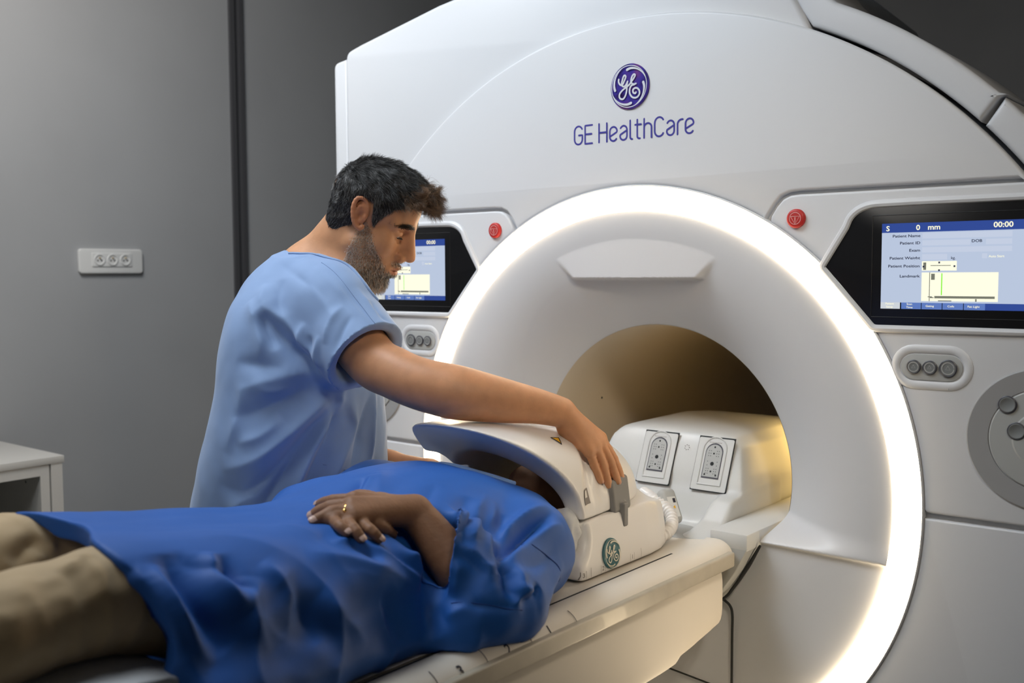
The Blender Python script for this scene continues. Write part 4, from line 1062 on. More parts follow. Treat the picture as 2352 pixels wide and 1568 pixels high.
# hair ---------------------------------------------------------------
cap = SDF()
cap.add(ell(PH(-.003, 0, .038), [.091, .082, .080], RH), .01); cap.add(ell(PH(.040, 0, .066), [.058, .066, .046], RH), .03); cap.add(ell(PH(.086, -.004, .074), [.015, .042, .014], RH), .03)
cap.add(ell(PH(-.042, 0, -.014), [.044, .058, .078], RH), .02)
def hairline(p):
    q = loc(p); X, Y, Z = q.T; Ya = np.abs(Y)
    front = np.interp(X, [-.12, -.085, -.055, -.030, -.018, .004, .012, .026, .034, .052, .075, .10], [-.110, -.100, -.085, -.060, -.030, .044, .044, -.006, .016, .046, .062, .072])
    return front-Z
cap.cut(hairline, .008)
ear_hole = lambda sy: ell(PH(-.004, .080*sy, .012), [.022, .022, .036], RH)
for sy in (1, -1): cap.sub(ear_hole(sy), .006)
Vh, Qh = cap.mesh(HC-.17, HC+.19, .0035)
Nh = vnormals(Vh, Qh); Lh = loc(Vh)
amp = .0032*sstep((Lh[:, 2]-.02)/.06)+.0008
Vh2 = Vh+Nh*(fbm(Lh*[45, 75, 75], 2)*amp)[:, None]
hb_ = mesh_obj('hair', Vh2, Qh, M['hairbase'], OP)
rng = np.random.RandomState(5)
def sample(V, Q, m, n):
    """n random surface points where the per-vertex weight m allows."""
    a = np.linalg.norm(np.cross(V[Q[:, 2]]-V[Q[:, 0]], V[Q[:, 3]]-V[Q[:, 1]]), axis=1)*m[Q].mean(1); pick = rng.choice(len(Q), n, p=a/a.sum())
    w4 = rng.dirichlet([1, 1, 1, 1], n); return (V[Q[pick]]*w4[..., None]).sum(1), pick
RTm = RH
def grey(n, frac, lo=.012, hi=.40):
    t = rng.rand(n); c = np.where((t < frac)[:, None], np.array([[hi, hi*.96, hi*.92]])*rng.uniform(.45, 1, n)[:, None], np.array([[lo*1.15, lo, lo*.9]])*rng.uniform(.5, 1.8, n)[:, None]); return c
mh = (hairline(Vh) < -.001).astype(float)*((Nh*(Vh-PH(-.0, 0, .03))).sum(1) > 0)
r0, pk = sample(Vh, Qh, mh, 24000); n0 = Nh[Qh[pk, 0]]; l0 = loc(r0)
# combing direction: forward over the top, down at the sides and back
top_ = sstep((l0[:, 2]-.020)/.07)
cd_loc = np.stack([.55*top_+.25*(1-top_)*np.clip((l0[:, 0]+.02)/.05, -1, 1), np.where(l0[:, 1] < 0, -1, 1)*(.12+.1*top_), -.85*(1-top_)-.05*top_], 1); cd = cd_loc@RH
cd -= n0*(cd*n0).sum(1)[:, None]; cd /= np.linalg.norm(cd, axis=1)[:, None]+1e-9; cd += n0*.02
fr = sstep((l0[:, 0]-.055)/.04)*top_
ln = .008+.009*top_+.010*fr
d0 = n0*(.20+.25*top_)[:, None]+cd*.9+rng.randn(len(r0), 3)*.08
frac = .42-.24*top_+.0*fr
hc_ = grey(len(r0), .0); gm_ = rng.rand(len(r0)) < frac; hc_[gm_] = np.array([.30, .30, .30])*rng.uniform(.35, 1, gm_.sum())[:, None]
warm = fr > .3; hc_[warm] = hc_[warm]*[1.5, 1.1, .8]
h1 = strands('hair_strands', r0, d0, ln, .00030, hc_, hb_, curl=.16, curlscale=55, comb=cd, combw=.18, segs=5, seed=1); h1['kind'] = 'stuff'
# wispy curls of the quiff
mq = mh*sstep((Lh[:, 0]-.055)/.03)*sstep((Lh[:, 2]-.055)/.02)
r1, pk = sample(Vh, Qh, mq, 4200); n1 = Nh[Qh[pk, 0]]; cq = np.tile(nrm(RH.T@np.array([.75, -.15, -.45])), (len(r1), 1))
cw = np.array([.11, .06, .03])*rng.uniform(.4, 2.2, len(r1))[:, None]  # lighter brown: golden rim light on the curls put into their colour
h2 = strands('quiff', r1, n1*.5+cq*.6, .034, .00028, cw, hb_, curl=.50, curlscale=48, comb=cq, combw=.22, segs=8, seed=2); h2['kind'] = 'stuff'
# beard
mb2 = bm; r2, pk = sample(V, Q, mb2, 14000); n2 = N[Q[pk, 0]]; l2_ = loc(r2)
cb_ = np.tile(nrm(RH.T@np.array([.25, 0, -1.])), (len(r2), 1))
low = sstep((-.060-l2_[:, 2])/.05); chinw = sstep((l2_[:, 0]-.02)/.04)
lb = .0036+.0050*low*(.4+.6*chinw)
fr2 = .86-.34*chinw*(1-sstep((-.105-l2_[:, 2])/.02))
gcol = np.where((rng.rand(len(r2)) < fr2)[:, None], np.array([[.85, .78, .70]])*rng.uniform(.5, 1, len(r2))[:, None], np.array([[.02, .016, .013]])*rng.uniform(.5, 2, len(r2))[:, None])
h3 = strands('beard', r2, n2*.9+cb_*.6, lb, .00026, gcol, OP, curl=.18, curlscale=70, comb=cb_, combw=.2, segs=4, seed=3)
# eyebrows and lashes
for sy in (1, -1):
    bx = sstep(1.4-np.sqrt(((z-.0195-.003*np.cos((ya-.03)*60))/.0055)**2+((ya-.030)/.026)**2)*1.2)*inhead*(np.sign(y) == sy)*(x > .04)
    r3, pk = sample(V, Q, bx, 700); n3 = N[Q[pk, 0]]; dr = np.tile(RH.T@np.array([-.15, sy*1., .15]), (len(r3), 1))
    b3 = strands('eyebrow', r3, n3*.35+dr*.8, .0085, .00034, np.array([[.014, .011, .009]])*rng.uniform(.5, 2.2, len(r3))[:, None], OP, curl=.08, segs=3, comb=dr, combw=.2, seed=4)
    lash = np.array([PH(.0790-.0035*(abs(t)**2)*1.6, sy*.029+.0125*t, -.0035-.0012*abs(t)) for t in np.linspace(-1, 1, 46)])
    strands('eyelash', lash, np.tile(RH.T@np.array([1., 0, -.45]), (46, 1)), .0055, .0003, np.full((46, 3), .01), OP, segs=3, seed=6)
nb_ = MB()
for q in ('pinky', 'ring', 'middle', 'index'):
    P_ = ft[q]; o = MB(); nail(o, P_[-1], P_[-2], outN-CF*.5, .0071 if q != 'pinky' else .0066); o.obj('finger_nail', M['nail1'], body)

# scrub shirt ---------------------------------------------------------
sc = SDF(); PHI = .30
def TS(py, xl, xr, d, a_, b_): c = at((xl+xr)/2, py, d); return (c[2], c[0], c[1], a_, b_)
nodes = [TS(1330, 425, 905, 2.24, .190, .25), TS(1190, 447, 893, 2.21, .186, .245), TS(1050, 480, 884, 2.16, .170, .230), TS(900, 516, 868, 2.13, .148, .21), TS(790, 540, 850, 2.12, .140, .195), TS(700, 566, 826, 2.12, .122, .170), TS(640, 600, 815, 2.12, .104, .130), TS(592, 640, 800, 2.12, .07, .095)]
sc.add(stack(2, nodes, phi=PHI, n=2.15), .03)
sc.add(rcone(nb+[-.005, 0, -.012], shR+[0, 0, .004], .070, .069), .04); sc.add(rcone(nb+[-.005, 0, -.012], shL+[0, 0, .004], .070, .069), .04)
ca, cb2 = at(755, 690, 2.02), at(838, 815, 1.935); dir_s = nrm(cb2-ca)
cuffn = nrm(at(905, 790, 1.93)-at(830, 742, 1.94))
cuffn = nrm(dir_s*.9+CR*.12)
sleeve = inter(rcone(ca, cb2+dir_s*.10, .078, .084), plane(cb2+dir_s*.006, cuffn))
sc.add(sleeve, .03)
sc.add(inter(rcone(at(655, 690, 2.10), at(770, 800, 2.0), .075, .070), plane(cb2+dir_s*.0, cuffn)), .035)
# left sleeve
la, lb_ = shL, at(745, 880, 2.36); dl = nrm(lb_-la)
sc.add(inter(rcone(la, lb_+dl*.1, .074, .078), plane(lb_, dl)), .03)
sc.sub(rcone(lb_-dl*.06, lb_+dl*.1, .05, .068), .006)
sc.sub(rcone(cb2-dir_s*.075, cb2+dir_s*.12, .045, .083), .008)
# collar opening
sc.sub(rcone(nb+[-.012, 0, .0], PH(-.035, 0, -.03), .066, .066), .008)
vtip = at(850, 700, 2.03)
sc.sub(rcone(nb+[.03, .01, -.01], at(870, 650, 2.06), .060, .052), .012)
V, Q = sc.mesh((-.78, -.92, -.26), (.02, -.10, .60), .0036)
N = vnormals(V, Q)
def fd(pts, h, w_, sharp=False):
    P_ = hits(sc, pts)
    if len(P_) > 1: fold(V, N, P_, h*1.55, w_*.95, sharp=sharp)
# folds: armpit drags, back creases, long drapes falling to the hip
for pts, h, w_ in [
    ([(595, 712), (640, 760), (690, 815), (740, 862)], -.016, .017), ([(600, 700), (640, 735), (690, 785), (745, 850)], .011, .014),
    ([(572, 690), (590, 740), (600, 790), (590, 830)], .007, .014), ([(600, 720), (612, 760), (640, 800)], -.010, .010),
    ([(700, 740), (690, 790), (705, 840)], .006, .010), ([(715, 770), (712, 800), (722, 845)], -.006, .008), ([(735, 770), (728, 810), (735, 850)], .004, .008),
    ([(540, 900), (600, 880), (680, 860), (740, 850)], .006, .022), ([(530, 960), (600, 940), (680, 905), (745, 880)], -.007, .020), ([(540, 830), (600, 840), (660, 850)], -.005, .016),
    ([(510, 1080), (580, 1060), (660, 1000), (735, 930), (790, 880)], .012, .022), ([(500, 1110), (560, 1130), (630, 1080), (700, 1000), (760, 920)], -.012, .020),
    ([(520, 1180), (600, 1110), (670, 1040)], .009, .018), ([(580, 1195), (640, 1110), (700, 1020), (750, 940)], -.011, .014),
    ([(650, 1200), (680, 1120), (720, 1030), (780, 920), (815, 872)], .011, .012), ([(690, 1190), (715, 1100), (760, 990), (830, 880)], -.012, .016),
    ([(740, 1180), (770, 1080), (810, 970), (850, 880)], .008, .016), ([(800, 1100), (825, 1000), (855, 900)], -.006, .013), ([(845, 1080), (855, 980), (862, 890)], .006, .011),
    ([(640, 600), (690, 640), (760, 690)], -.003, .012), ([(790, 700), (760, 740), (745, 790)], .004, .010), ([(810, 720), (785, 760), (765, 815)], -.004, .009), ([(650, 640), (640, 690), (650, 730)], -.004, .014), ([(610, 650), (600, 680), (615, 720)], .003, .012), ([(575, 880), (620, 900), (680, 890)], .004, .012), ([(545, 1020), (600, 1000), (650, 960)], .006, .014), ([(700, 640), (740, 690), (770, 740)], .003, .012), ([(520, 1040), (545, 960), (560, 880)], .004, .016), ([(720, 610), (780, 670), (850, 745)], .003, .006), ([(850, 690), (875, 725), (900, 755)], -.003, .006), ([(820, 660), (850, 700), (880, 750)], .003, .005)]: fd(pts, h, w_)
n_ = fbm(V*[9, 9, 6]+3.1, 3); V += N*(n_*.0030)[:, None]
V = relax(V, Q, 1, .4)
shirt = mesh_obj('scrub_shirt', V, Q, M['scrub'], OP)
# stitched seams and the pocket
def seam(pts, name, m, r=.0007, par=None, off=.0006, s_=None):
    P_ = hits(s_ or sc, pts)
    if len(P_) < 2: return
    P_ = smooth_poly(P_, 4); tr = []
    kd = V
    for p in P_:
        i = ((V-p)**2).sum(1).argmin(); tr.append(V[i]+N[i]*off)
    tr = np.array(tr)
    for _ in range(2): tr[1:-1] = (tr[:-2]+tr[1:-1]*2+tr[2:])/4
    MB().tube(tr, r, 6).obj(name, m, par or shirt)
M['thread'] = mat('blue_thread', (.19, .29, .50), .8)
seam([(737, 602), (765, 622), (800, 665), (840, 715), (862, 742)], 'shoulder_seam', M['thread'])
seam([(850, 772), (815, 790), (780, 815), (752, 852)], 'cuff_seam', M['thread'], .0008)
seam([(745, 1066), (800, 1080), (825, 1088)], 'pocket_edge', M['thread'], .0014)
seam([(665, 580), (700, 582), (736, 588), (770, 597), (800, 610), (838, 654), (868, 690)], 'collar_band', M['scrub'], .0026, off=.0012)
# scrub trousers and shoes
tr_ = SDF(); hp = np.array(nodes[0][1:3]); zh = nodes[0][0]
tr_.add(stack(2, [(zh-.20, hp[0], hp[1], .13, .19), (zh+.05, hp[0], hp[1], .135, .195)], phi=PHI), .03)
side = np.array([-math.sin(PHI), math.cos(PHI), 0])
for s_ in (1, -1):
    a_ = np.array([hp[0], hp[1], zh-.12])+side*.09*s_; k_ = a_+[0.0, 0, -.33]; f_ = np.array([a_[0], a_[1], FZ+.07])
    k_[0] -= .03; tr_.chain([a_, k_, f_], [.095, .078, .075], .03)
    foot = SDF(); ft_ = np.array([a_[0], a_[1], FZ]); fd_ = np.array([math.cos(PHI), math.sin(PHI), 0])
    foot.add(rcone(ft_-fd_*.05+[0, 0, .045], ft_+fd_*.15+[0, 0, .038], .044, .038, ((0, 0, 1), .9)), .02).add(rcone(ft_-fd_*.03+[0, 0, .06], ft_-fd_*.02+[0, 0, .10], .042, .04), .02).cut(lambda p: FZ-p[:, 2]+.002, .003)
    Vf, Qf = foot.mesh(ft_-[.16, .16, .02], ft_+[.26, .26, .17], .006); mesh_obj('shoe', Vf, Qf, M['black_shoe'], OP)
tr_.cut(lambda p: FZ+.05-p[:, 2], .004)
Vt, Qt = tr_.mesh((-.85, -.95, FZ), (-.1, -.2, zh+.08), .009)
Nt = vnormals(Vt, Qt); Vt += Nt*(fbm(Vt*[8, 8, 4], 2)*.004)[:, None]; mesh_obj('scrub_trousers', Vt, Qt, M['scrub'], OP)
# ------------------------------------------------------------------ patient lying on the table in a blue gown
ctop = lambda x: np.interp(np.abs(x), [0, .17, .232, .236, .240, .262, .29, .305, .31], [-.118, -.112, -.104, -.101, -.0975, -.096, -.107, -.125, -.16])
PT = thing('person', 'patient lying on the table in a royal blue gown with hands folded on belly', 'person', (0, -1.2, -.118))
RP = np.array([[0, -.10, .995], [1., 0, 0], [0, .995, .10]]); RP[1] = nrm(np.cross(RP[2], RP[0])); HP = np.array([.005, -.262, .006])
elN = on(1105, 1382, 0, .240); _w0 = on(955, 1168, 2, .100); cN = lerp(elN, _w0, .30); dN = nrm(_w0-elN)
g = SDF()
gn = [(-1.42, 0, .015, .225, .130), (-1.34, 0, .016, .225, .131), (-1.22, .005, .004, .232, .120), (-1.08, .005, -.006, .224, .109), (-.98, .004, -.012, .214, .104), (-.88, .004, -.010, .210, .107), (-.76, 0, .000, .210, .118), (-.64, 0, .000, .200, .118), (-.56, 0, -.008, .186, .100), (-.50, 0, -.024, .155, .076), (-.465, 0, -.04, .10, .050)]
g.add(stack(1, gn, n=2.35), .02)
# thighs under the cloth, near shoulder, sleeve
g.add(rcone((.115, -1.0, -.01), (.125, -1.42, .072), .085, .068), .05); g.add(rcone((-.10, -1.0, -.01), (-.095, -1.42, .082), .085, .068), .04)
g.add(rcone((.125, -.545, -.006), (.182, -.60, -.014), .066, .072), .04); g.add(rcone((.182, -.60, -.010), (.238, -.745, -.045), .073, .072), .03)
cutN = nrm(dN*.75+np.array([-.25, -.55, .1])*.5)
g.add(rcone((.238, -.745, -.045), elN+[.002, 0, .004], .072, .060), .02); g.add(inter(rcone(elN+[.002, 0, .004], cN+dN*.10, .060, .058), plane(on(1036, 1300, 0, .22), nrm(-CR+dN*.15))), .028)
g.add(inter(rcone((.25, -.74, -.065), (.235, -.83, -.065), .058, .048), plane(on(1005, 1440, 0, .24), -CR)), .02)
g.sub(rcone(cN-dN*.06, cN+dN*.12, .030, .058), .008)
g.add(rcone((-.14, -.545, 0), (-.20, -.60, .005), .078, .082), .03); g.add(rcone((-.20, -.60, .005), (-.235, -.745, -.01), .080, .070), .04)
g.add(rcone((-.235, -.745, -.01), (-.15, -.80, .03), .066, .055), .04)
g.sub(rcone((0, -.49, .06), (0, -.36, .02), .075, .10), .012)
# skirt flares over the table edge at the near side
g.add(stack(1, [(-1.42, .15, -.060, .150, .075), (-1.2, .115, -.070, .150, .055), (-1.0, .065, -.085, .150, .040), (-.86, .05, -.09, .150, .030)], n=2.6), .05)
def GS(px, py, h):          # a point h above the gown as seen at a place on it
    q = ray_hit(g, px, py, .7); e = 1e-3; n_ = np.array([float(g.ev((q+np.eye(3)[i]*e)[None])[0]) for i in range(3)]); n_ = nrm(n_-float(g.ev(q[None])[0]))
    r = nrm(q-CAM); return q-r*h/max(.35, -(r@n_))
pt = SDF(); PP = head_sdf(pt, dict(R=RP, c=HP), .98)
pt.add(rcone(PP(-.03, 0, -.05), (0, -.47, -.035), .058, .062), .03)
pt.add(rcone(PP(-.01, 0, -.08), (0, -.45, -.01), .042, .05), .03)
pt.add(stack(1, [(-1.05, 0, -.02, .15, .075), (-.80, 0, -.01, .155, .085), (-.60, 0, -.015, .16, .085), (-.46, 0, -.03, .12, .06)]), .04)
Z = lambda px, py, z: on(px, py, 2, z)
shN = np.array([.15, -.55, -.02])
wN = GS(952, 1170, .030); shF = np.array([-.17, -.53, -.015]); elF = np.array([-.24, -.77, -.02])
pt.chain([shN, elN], [.055, .043], .03); pt.limb([elN, lerp(elN, wN, .35), lerp(elN, wN, .8), wN+[0, 0, -.006]], [.040, .037, .029, .025], .02)
wF = Z(905, 1185, .075)+np.array([-.10, .02, -.012])
pt.chain([shF, elF], [.055, .043], .03); pt.chain([elF, wF], [.038, .026], .02)
# upper (near) hand
K = {'index': GS(815, 1146, .026), 'middle': GS(808, 1158, .030), 'ring': GS(808, 1174, .026), 'little': GS(814, 1188, .020)}
for q in K.values(): pt.add(rcone(wN+[0, 0, -.003], q, .0215, .0130), .010)
FN = {'index': [K['index'], GS(775, 1147, .026), GS(748, 1152, .018), GS(733, 1158, .009)],
      'middle': [K['middle'], GS(768, 1160, .029), GS(738, 1170, .021), GS(719, 1182, .010)],
      'ring': [K['ring'], GS(772, 1172, .027), GS(740, 1186, .019), GS(720, 1196, .009)],
      'little': [K['little'], GS(782, 1184, .021), GS(757, 1189, .017), GS(738, 1194, .009)]}
for q, P_ in FN.items(): finger(pt, P_, {'index': .0088, 'middle': .0092, 'ring': .0088, 'little': .0078}[q])
pt.add(rcone(wN+[0, 0, -.008], GS(868, 1150, .014), .017, .013), .012); finger(pt, [GS(880, 1150, .012), GS(845, 1140, .010), GS(820, 1136, .009)], .0105, .01)
# lower (far) hand, fingers pointing to the near side
kb = [GS(768, 1196, .011), GS(796, 1196, .012), GS(830, 1200, .012), GS(866, 1203, .011)]
for q in kb: pt.add(rcone(wF+[0.03, 0, .01], q+[-.012, .006, 0], .020, .0125), .012)
FF = [[kb[0], GS(780, 1207, .013), GS(796, 1222, .0085)], [kb[1], GS(813, 1214, .014), GS(829, 1236, .0085)], [kb[2], GS(851, 1217, .014), GS(871, 1237, .0085)], [kb[3], GS(884, 1214, .013), GS(902, 1227, .0085)]]
for P_ in FF: finger(pt, P_, .0088)
V, Q = pt.mesh((-.36, -1.2, -.16), (.36, -.10, .20), .0024)
Lp = (V-HP)@RP.T
col = np.tile(np.array([.27, .140, .078]), (len(V), 1)); N = vnormals(V, Q)
pal = sstep((N[:, 2]*-1-.1)/.5)[:, None]; col = col*(1-.0*pal)
pb = mesh_obj('body', V, Q, M['skin2'], PT, col=col)
for q, P_ in FN.items(): o = MB(); nail(o, P_[-1], P_[-2], (CR*-.1+np.array([.55, -.35, .8])), .0076 if q != 'little' else .0068); o.obj('finger_nail', M['nail'], pb)
for P_ in FF: o = MB(); nail(o, P_[-1], P_[-2], np.array([.35, -.2, 1.]), .0076); o.obj('finger_nail', M['nail'], pb)
rp = lerp(FN['ring'][0], FN['ring'][1], .45); rd = nrm(FN['ring'][1]-FN['ring'][0]); ru = nrm(np.cross(rd, [0, 0, 1])); rv = np.cross(ru, rd)
MB().tube([rp+(ru*math.cos(a)+rv*math.sin(a))*.0098 for a in np.linspace(0, 2*PI, 28)], .0014, 8, round_ends=False).obj('finger_ring', M['gold'], PT)
st_ = rp+nrm(CAM-rp)*.0100; 
import bmesh
bm_ = bmesh.new(); bmesh.ops.create_icosphere(bm_, subdivisions=2, radius=.0042); Vs = np.array([v.co[:] for v in bm_.verts])+st_; Fs = [tuple(v.index for v in f.verts) for f in bm_.faces]; bm_.free()
mesh_obj('ring_stone', Vs, Fs, M['gold'], PT)
for sy in (1, -1):
    bm_ = bmesh.new(); bmesh.ops.create_uvsphere(bm_, u_segments=16, v_segments=12, radius=.0125); e0 = PP(.0650, .031*sy, .0005)
    Vs = np.array([v.co[:] for v in bm_.verts])+e0; Fs = [tuple(v.index for v in f.verts) for f in bm_.faces]; bm_.free(); mesh_obj('eye', Vs, Fs, M['eye'], PT)
# hair bun seen beside the neck
hs = SDF().add(ell(PP(-.025, 0, .045), [.090, .083, .085], RP), .01).add(ell(PP(-.070, -.02, -.03), [.050, .080, .06], RP), .03).add(ell((-.085, -.375, -.005), (.030, .045, .022)), .02)
hs.cut(lambda p: ((p-HP)@RP.T)[:, 0]-np.interp(((p-HP)@RP.T)[:, 2], [-.1, -.03, .05, .12], [-.02, -.01, .03, .09]), .01)
Vh, Qh = hs.mesh((-.15, -.46, -.12), (.15, -.12, .12), .004); Nh = vnormals(Vh, Qh); Vh += Nh*(perlin(Vh*[90, 40, 90])*.002)[:, None]
hb2 = mesh_obj('hair', Vh, Qh, M['hairbase'], PT)
rng = np.random.RandomState(9)
mm = ((Vh[:, 1] < -.30) & (Vh[:, 2] > -.03)).astype(float); r5, pk = sample(Vh, Qh, mm, 1500); n5 = Nh[Qh[pk, 0]]
hs5 = strands('loose_hair', r5, n5*.6+np.array([.3, -.5, .1]), .022, .00035, np.full((1500, 3), .012), hb2, curl=.35, curlscale=60, segs=6, seed=8); hs5['kind'] = 'stuff'

# gown ---------------------------------------------------------------
hem = lambda p: -(p[:, 1]+1.300+.050*np.exp(-((p[:, 0]-.135)/.085)**2)*np.clip((p[:, 2]+.06)/.12, 0, 1)+.030*np.exp(-((p[:, 0]+.13)/.08)**2))
g.cut(hem, .006)
g.cut(lambda p: ctop(p[:, 0])+.003-p[:, 2], .004)
# hollow skirt end so the trousers come out of it
g.sub(stack(1, [(-1.5, 0, .006, .212, .114), (-1.33, 0, .006, .208, .112), (-1.27, 0, .0, .185, .092), (-1.24, 0, .0, .10, .05)], n=2.4), .006)
g.sub(rcone((.115, -1.30, .06), (.125, -1.50, .076), .070, .064), .01); g.sub(rcone((-.1, -1.28, .060), (-.095, -1.5, .072), .066, .062), .01)
V, Q = g.mesh((-.40, -1.46, -.135), (.40, -.40, .20), .0034)
N = vnormals(V, Q)
def gf(pts, h, w_, sharp=False, taper=True):
    P_ = hits(g, pts, .7)
    if len(P_) > 1: fold(V, N, P_, h*1.45, w_*1.05, sharp=sharp, taper=taper)
for pts, h, w_ in [
    # chest and near shoulder: fan of creases from the armpit to the collar
    ([(1062, 1170), (1066, 1200), (1062, 1235)], .004, .010), ([(1075, 1140), (1068, 1200), (1085, 1260)], -.012, .012), ([(1120, 1135), (1095, 1170), (1075, 1215)], .006, .010),
    ([(1130, 1250), (1170, 1215), (1215, 1180), (1262, 1160)], .010, .012), ([(1140, 1275), (1185, 1240), (1235, 1200), (1272, 1172)], -.014, .011), ([(1130, 1290), (1120, 1240), (1130, 1190), (1135, 1150)], .008, .012),
    ([(1150, 1295), (1145, 1240), (1155, 1180)], -.008, .010), ([(1160, 1290), (1210, 1240), (1260, 1210), (1295, 1205)], .010, .011), ([(1100, 1255), (1090, 1220), (1100, 1180)], .007, .010),
    ([(1200, 1300), (1250, 1290), (1290, 1265)], -.004, .014), ([(1060, 1245), (1095, 1272), (1125, 1300), (1150, 1290)], .005, .012), ([(1040, 1255), (1085, 1290), (1120, 1320)], -.006, .012),
    # sleeve
    ([(1140, 1290), (1170, 1310), (1175, 1350), (1195, 1378)], -.012, .013), ([(1160, 1295), (1195, 1320), (1200, 1350), (1240, 1358)], .010, .013), ([(1195, 1385), (1225, 1370), (1245, 1345)], -.010, .010),
    ([(1040, 1385), (1080, 1388), (1150, 1395), (1215, 1395)], -.003, .007), ([(1020, 1420), (1055, 1400), (1090, 1380)], .005, .012), ([(1240, 1400), (1275, 1340), (1300, 1290)], .005, .016), ([(1055, 1280), (1048, 1330), (1040, 1375)], .004, .010),
    # belly and waist
    ([(790, 1245), (830, 1262), (875, 1290)], -.006, .010), ([(820, 1250), (870, 1265), (930, 1305), (985, 1340)], .006, .010), ([(870, 1260), (920, 1290), (975, 1320)], -.007, .010), ([(900, 1250), (950, 1275), (985, 1300)], .006, .009),
    ([(940, 1260), (975, 1290), (1000, 1330)], -.006, .010), ([(700, 1265), (800, 1285), (900, 1320), (980, 1370)], .006, .016), ([(620, 1205), (680, 1215), (740, 1235)], .003, .018), ([(760, 1250), (800, 1244), (850, 1250)], .005, .010),
    ([(985, 1250), (990, 1330), (985, 1420), (1000, 1470)], -.010, .014), ([(880, 1080), (870, 1115), (868, 1140)], .004, .015), ([(1000, 1110), (985, 1140), (975, 1165)], -.003, .012), ([(840, 1095), (820, 1120), (810, 1140)], -.006, .010), ([(860, 1090), (835, 1120), (825, 1135)], .005, .009),
    # lap and near side of the skirt
    ([(355, 1290), (375, 1340), (420, 1420), (490, 1530)], .013, .014), ([(375, 1270), (405, 1320), (450, 1400), (520, 1500)], -.014, .020), ([(400, 1262), (430, 1290), (500, 1310), (560, 1330)], -.004, .014),
    ([(480, 1265), (500, 1320), (540, 1370), (570, 1400)], .011, .013), ([(500, 1270), (540, 1330), (590, 1360)], -.010, .012), ([(570, 1320), (575, 1380), (590, 1440), (620, 1500)], .008, .016),
    ([(600, 1290), (650, 1335), (690, 1400)], .006, .014), ([(650, 1330), (690, 1375), (710, 1430), (730, 1480)], -.007, .018), ([(245, 1300), (300, 1310), (360, 1290)], -.004, .008),
    ([(250, 1330), (290, 1400), (350, 1500)], .006, .020), ([(300, 1340), (340, 1430), (400, 1530)], -.008, .022), ([(740, 1360), (790, 1420), (850, 1480)], .007, .020), ([(860, 1350), (900, 1410), (930, 1460)], -.007, .022), ([(450, 1230), (560, 1240), (700, 1290)], .003, .02)]: gf(pts, h*1.0, w_)
n_ = fbm(V*[7, 5, 9]+5.7, 3); side_ = sstep((.12-V[:, 2])/.15)
V += N*(n_*(.0035+.006*side_))[:, None]
rdg = 1-np.abs(fbm(V*[5, 8, 3]+[9.1, 2.2, 0], 2))*2.2
V += N*(np.clip(rdg, 0, 1)**3*.006*side_*sstep((-.8-V[:, 1])/.2))[:, None]
V[:, 2] = np.maximum(V[:, 2], ctop(V[:, 0])+.0025)
V = relax(V, Q, 1, .4); N = vnormals(V, Q)
gown = mesh_obj('gown', V, Q, M['gown'], PT)
M['gown_trim'] = fabric('pale_blue_binding', (.20, .34, .62)); M['gown_seam'] = mat('dark_blue_seam', (.01, .05, .25), .8)
def gseam(pts, name, m, r, off=.0004, s_=g):
    P_ = hits(s_, pts, .7)
    if len(P_) < 2: return
    P_ = smooth_poly(P_, 4); tr = np.array([V[((V-p)**2).sum(1).argmin()]+N[((V-p)**2).sum(1).argmin()]*off for p in P_])
    for _ in range(2): tr[1:-1] = (tr[:-2]+tr[1:-1]*2+tr[2:])/4
    MB().tube(tr, r, 6).obj(name, m, gown)
gseam([(1195, 1240), (1235, 1255), (1270, 1275), (1288, 1300), (1282, 1335)], 'shoulder_seam', M['gown_seam'], .0010)
gseam([(1036, 1384), (1090, 1386), (1150, 1395), (1205, 1400)], 'sleeve_seam', M['gown_seam'], .0008)
# neckline binding
_e = np.array([[a, b_] for a, b_ in zip(np.linspace(-.11, .115, 24), range(24))])
tr = []
for x_ in np.linspace(-.105, .105, 22):       # highest point of the cloth along the opening at each x
    m_ = (np.abs(V[:, 0]-x_) < .006) & (V[:, 1] > -.60); q_ = V[m_]
    sc_ = q_[:, 2]+q_[:, 1]*.42; tr.append(q_[sc_.argmax()]+[0, .002, .0015])
tr = smooth_poly(np.array(tr), 3)
for _ in range(4): tr[1:-1] = (tr[:-2]+tr[1:-1]*2+tr[2:])/4
MB().tube(tr, .0042, 8, flat=None).obj('neck_binding', M['gown_trim'], gown)

# trousers -------------------------------------------------------------
tq = SDF()
for s_, kz_ in ((1, .074), (-1, .078)):
    tq.chain([(.10*s_, -1.02, -.02), (.118*s_, -1.34, kz_), (.125*s_, -1.46, kz_-.006), (.13*s_, -1.62, kz_-.035), (.14*s_, -1.92, kz_-.095)], [.080, .060, .057, .053, .046], .015)
tq.cut(lambda p: p[:, 1]+1.12, .01)
Vt, Qt = tq.mesh((-.25, -2.05, -.13), (.25, -1.05, .16), .0045); Nt = vnormals(Vt, Qt)
wr_ = fbm(Vt*[14, 9, 14], 3)*.0045+np.clip(1-np.abs(perlin(Vt*[8, 26, 10]+4.4))*3, 0, 1)*.0022
Vt += Nt*wr_[:, None]
for pts, h, w_ in [([(215, 1270), (180, 1290), (140, 1320)], .010, .014), ([(205, 1290), (230, 1330), (225, 1400)], .006, .012), ([(90, 1230), (60, 1260), (20, 1300)], -.010, .014), ([(100, 1250), (80, 1290), (50, 1340)], .008, .014)]:
    P_ = hits(tq, pts, .6)
    if len(P_) > 1: fold(Vt, Nt, P_, h, w_)
trs = mesh_obj('trousers', Vt, Qt, M['khaki'], PT)
sp = [(.118+.045, y, surf_z(tq, .163, y)) for y in np.linspace(-1.30, -1.75, 16)]
P_ = [(x+.001, y, z+.0015) for x, y, z in sp if z > -.1]
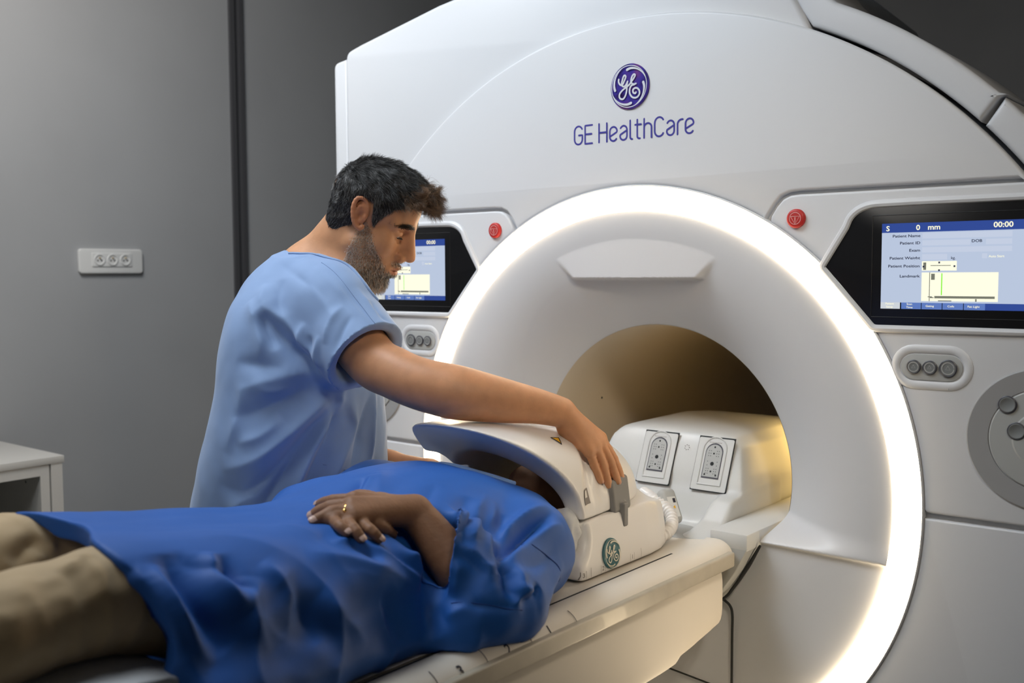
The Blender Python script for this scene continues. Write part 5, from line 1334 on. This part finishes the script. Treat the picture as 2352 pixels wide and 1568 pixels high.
if False: MB().tube(P_, .0011, 6).obj('outseam', mat('khaki_thread', (.5, .36, .2), .8), trs)
for s_ in (1, -1):
    so = SDF().add(rcone((.14*s_, -1.93, -.055), (.15*s_, -2.02, -.062), .040, .036), .02).add(rcone((.15*s_, -2.0, -.065), (.165*s_, -2.05, .085), .036, .028), .03)
    Vs, Qs = so.mesh((.14*s_-.1, -2.15, -.13), (.14*s_+.12, -1.85, .15), .006); mesh_obj('sock', Vs, Qs, M['pad'], PT)
# bolster under the knees, mattress pad, sheets
bo = SDF().add(stack(0, [(-.21, -1.42, -.048, .15, .068), (.235, -1.42, -.052, .155, .062)], n=2.6), .02)
Vb, Qb = bo.mesh((-.24, -1.65, -.13), (.27, -1.22, .04), .006); Nb_ = vnormals(Vb, Qb); Vb += Nb_*(fbm(Vb*[9, 9, 9], 2)*.004)[:, None]; Vb[:, 2] = np.maximum(Vb[:, 2], ctop(Vb[:, 0])+.003)
o = mesh_obj('knee_bolster', Vb, Qb, M['linen']); prop(o, 'white paper-covered bolster under the patient knees', 'cushion')
def sheet(name, x0, x1, y0, y1, zf, m, nx=60, ny=120):
    X, Y = np.meshgrid(np.linspace(0, 1, nx), np.linspace(0, 1, ny)); V = np.zeros((ny, nx, 3))
    V[..., 0] = x0(Y)+(x1(Y)-x0(Y))*X; V[..., 1] = y0+(y1-y0)*Y; V[..., 2] = zf(V[..., 0], V[..., 1], X); i = np.arange(nx*ny).reshape(ny, nx)
    F = np.stack([i[:-1, :-1], i[:-1, 1:], i[1:, 1:], i[1:, :-1]], -1).reshape(-1, 4); o = mesh_obj(name, V.reshape(-1, 3), F, m)
    md = o.modifiers.new('s', 'SOLIDIFY'); md.thickness = .001; return o
nz = lambda x, y: fbm(np.stack([x.ravel()*9, y.ravel()*7, 0*x.ravel()], 1), 2).reshape(x.shape)
o = sheet('paper_sheet', lambda t: -.235+0*t, lambda t: .205+.018*np.sin(t*17+.4)*t+.062*np.exp(-((t-.925)/.045)**2), -2.3, -.66, lambda x, y, X: np.maximum(ctop(x), -.104)+.0018+.012*np.clip(nz(x, y), 0, 1)*sstep((X-.8)/.2)+.004*np.exp(-((y+.80)/.07)**2)*sstep((X-.85)/.15), M['linen'])
prop(o, 'white paper sheet creased under the patient along the table', 'sheet')
# small clear-white pillow wrap at the near shoulder
wp = SDF().add(ell((.145, -.455, -.030), (.030, .035, .052)), .02).add(ell((-.13, -.44, -.06), (.05, .07, .045)), .02).add(ell((0, -.43, -.085), (.15, .07, .028)), .03)
wp.cut(lambda p: -.1125-p[:, 2], .003)
Vw, Qw = wp.mesh((-.22, -.56, -.13), (.24, -.34, .05), .004); Nw = vnormals(Vw, Qw); Vw += Nw*((1-np.abs(fbm(Vw*[26, 18, 22], 3))*2)*.006)[:, None]; Vw[:, 2] = np.maximum(Vw[:, 2], -.108)
o = mesh_obj('head_cushion', Vw, Qw, M['linen']); prop(o, 'crinkled white wrapped cushion under the patient neck inside the coil', 'cushion')
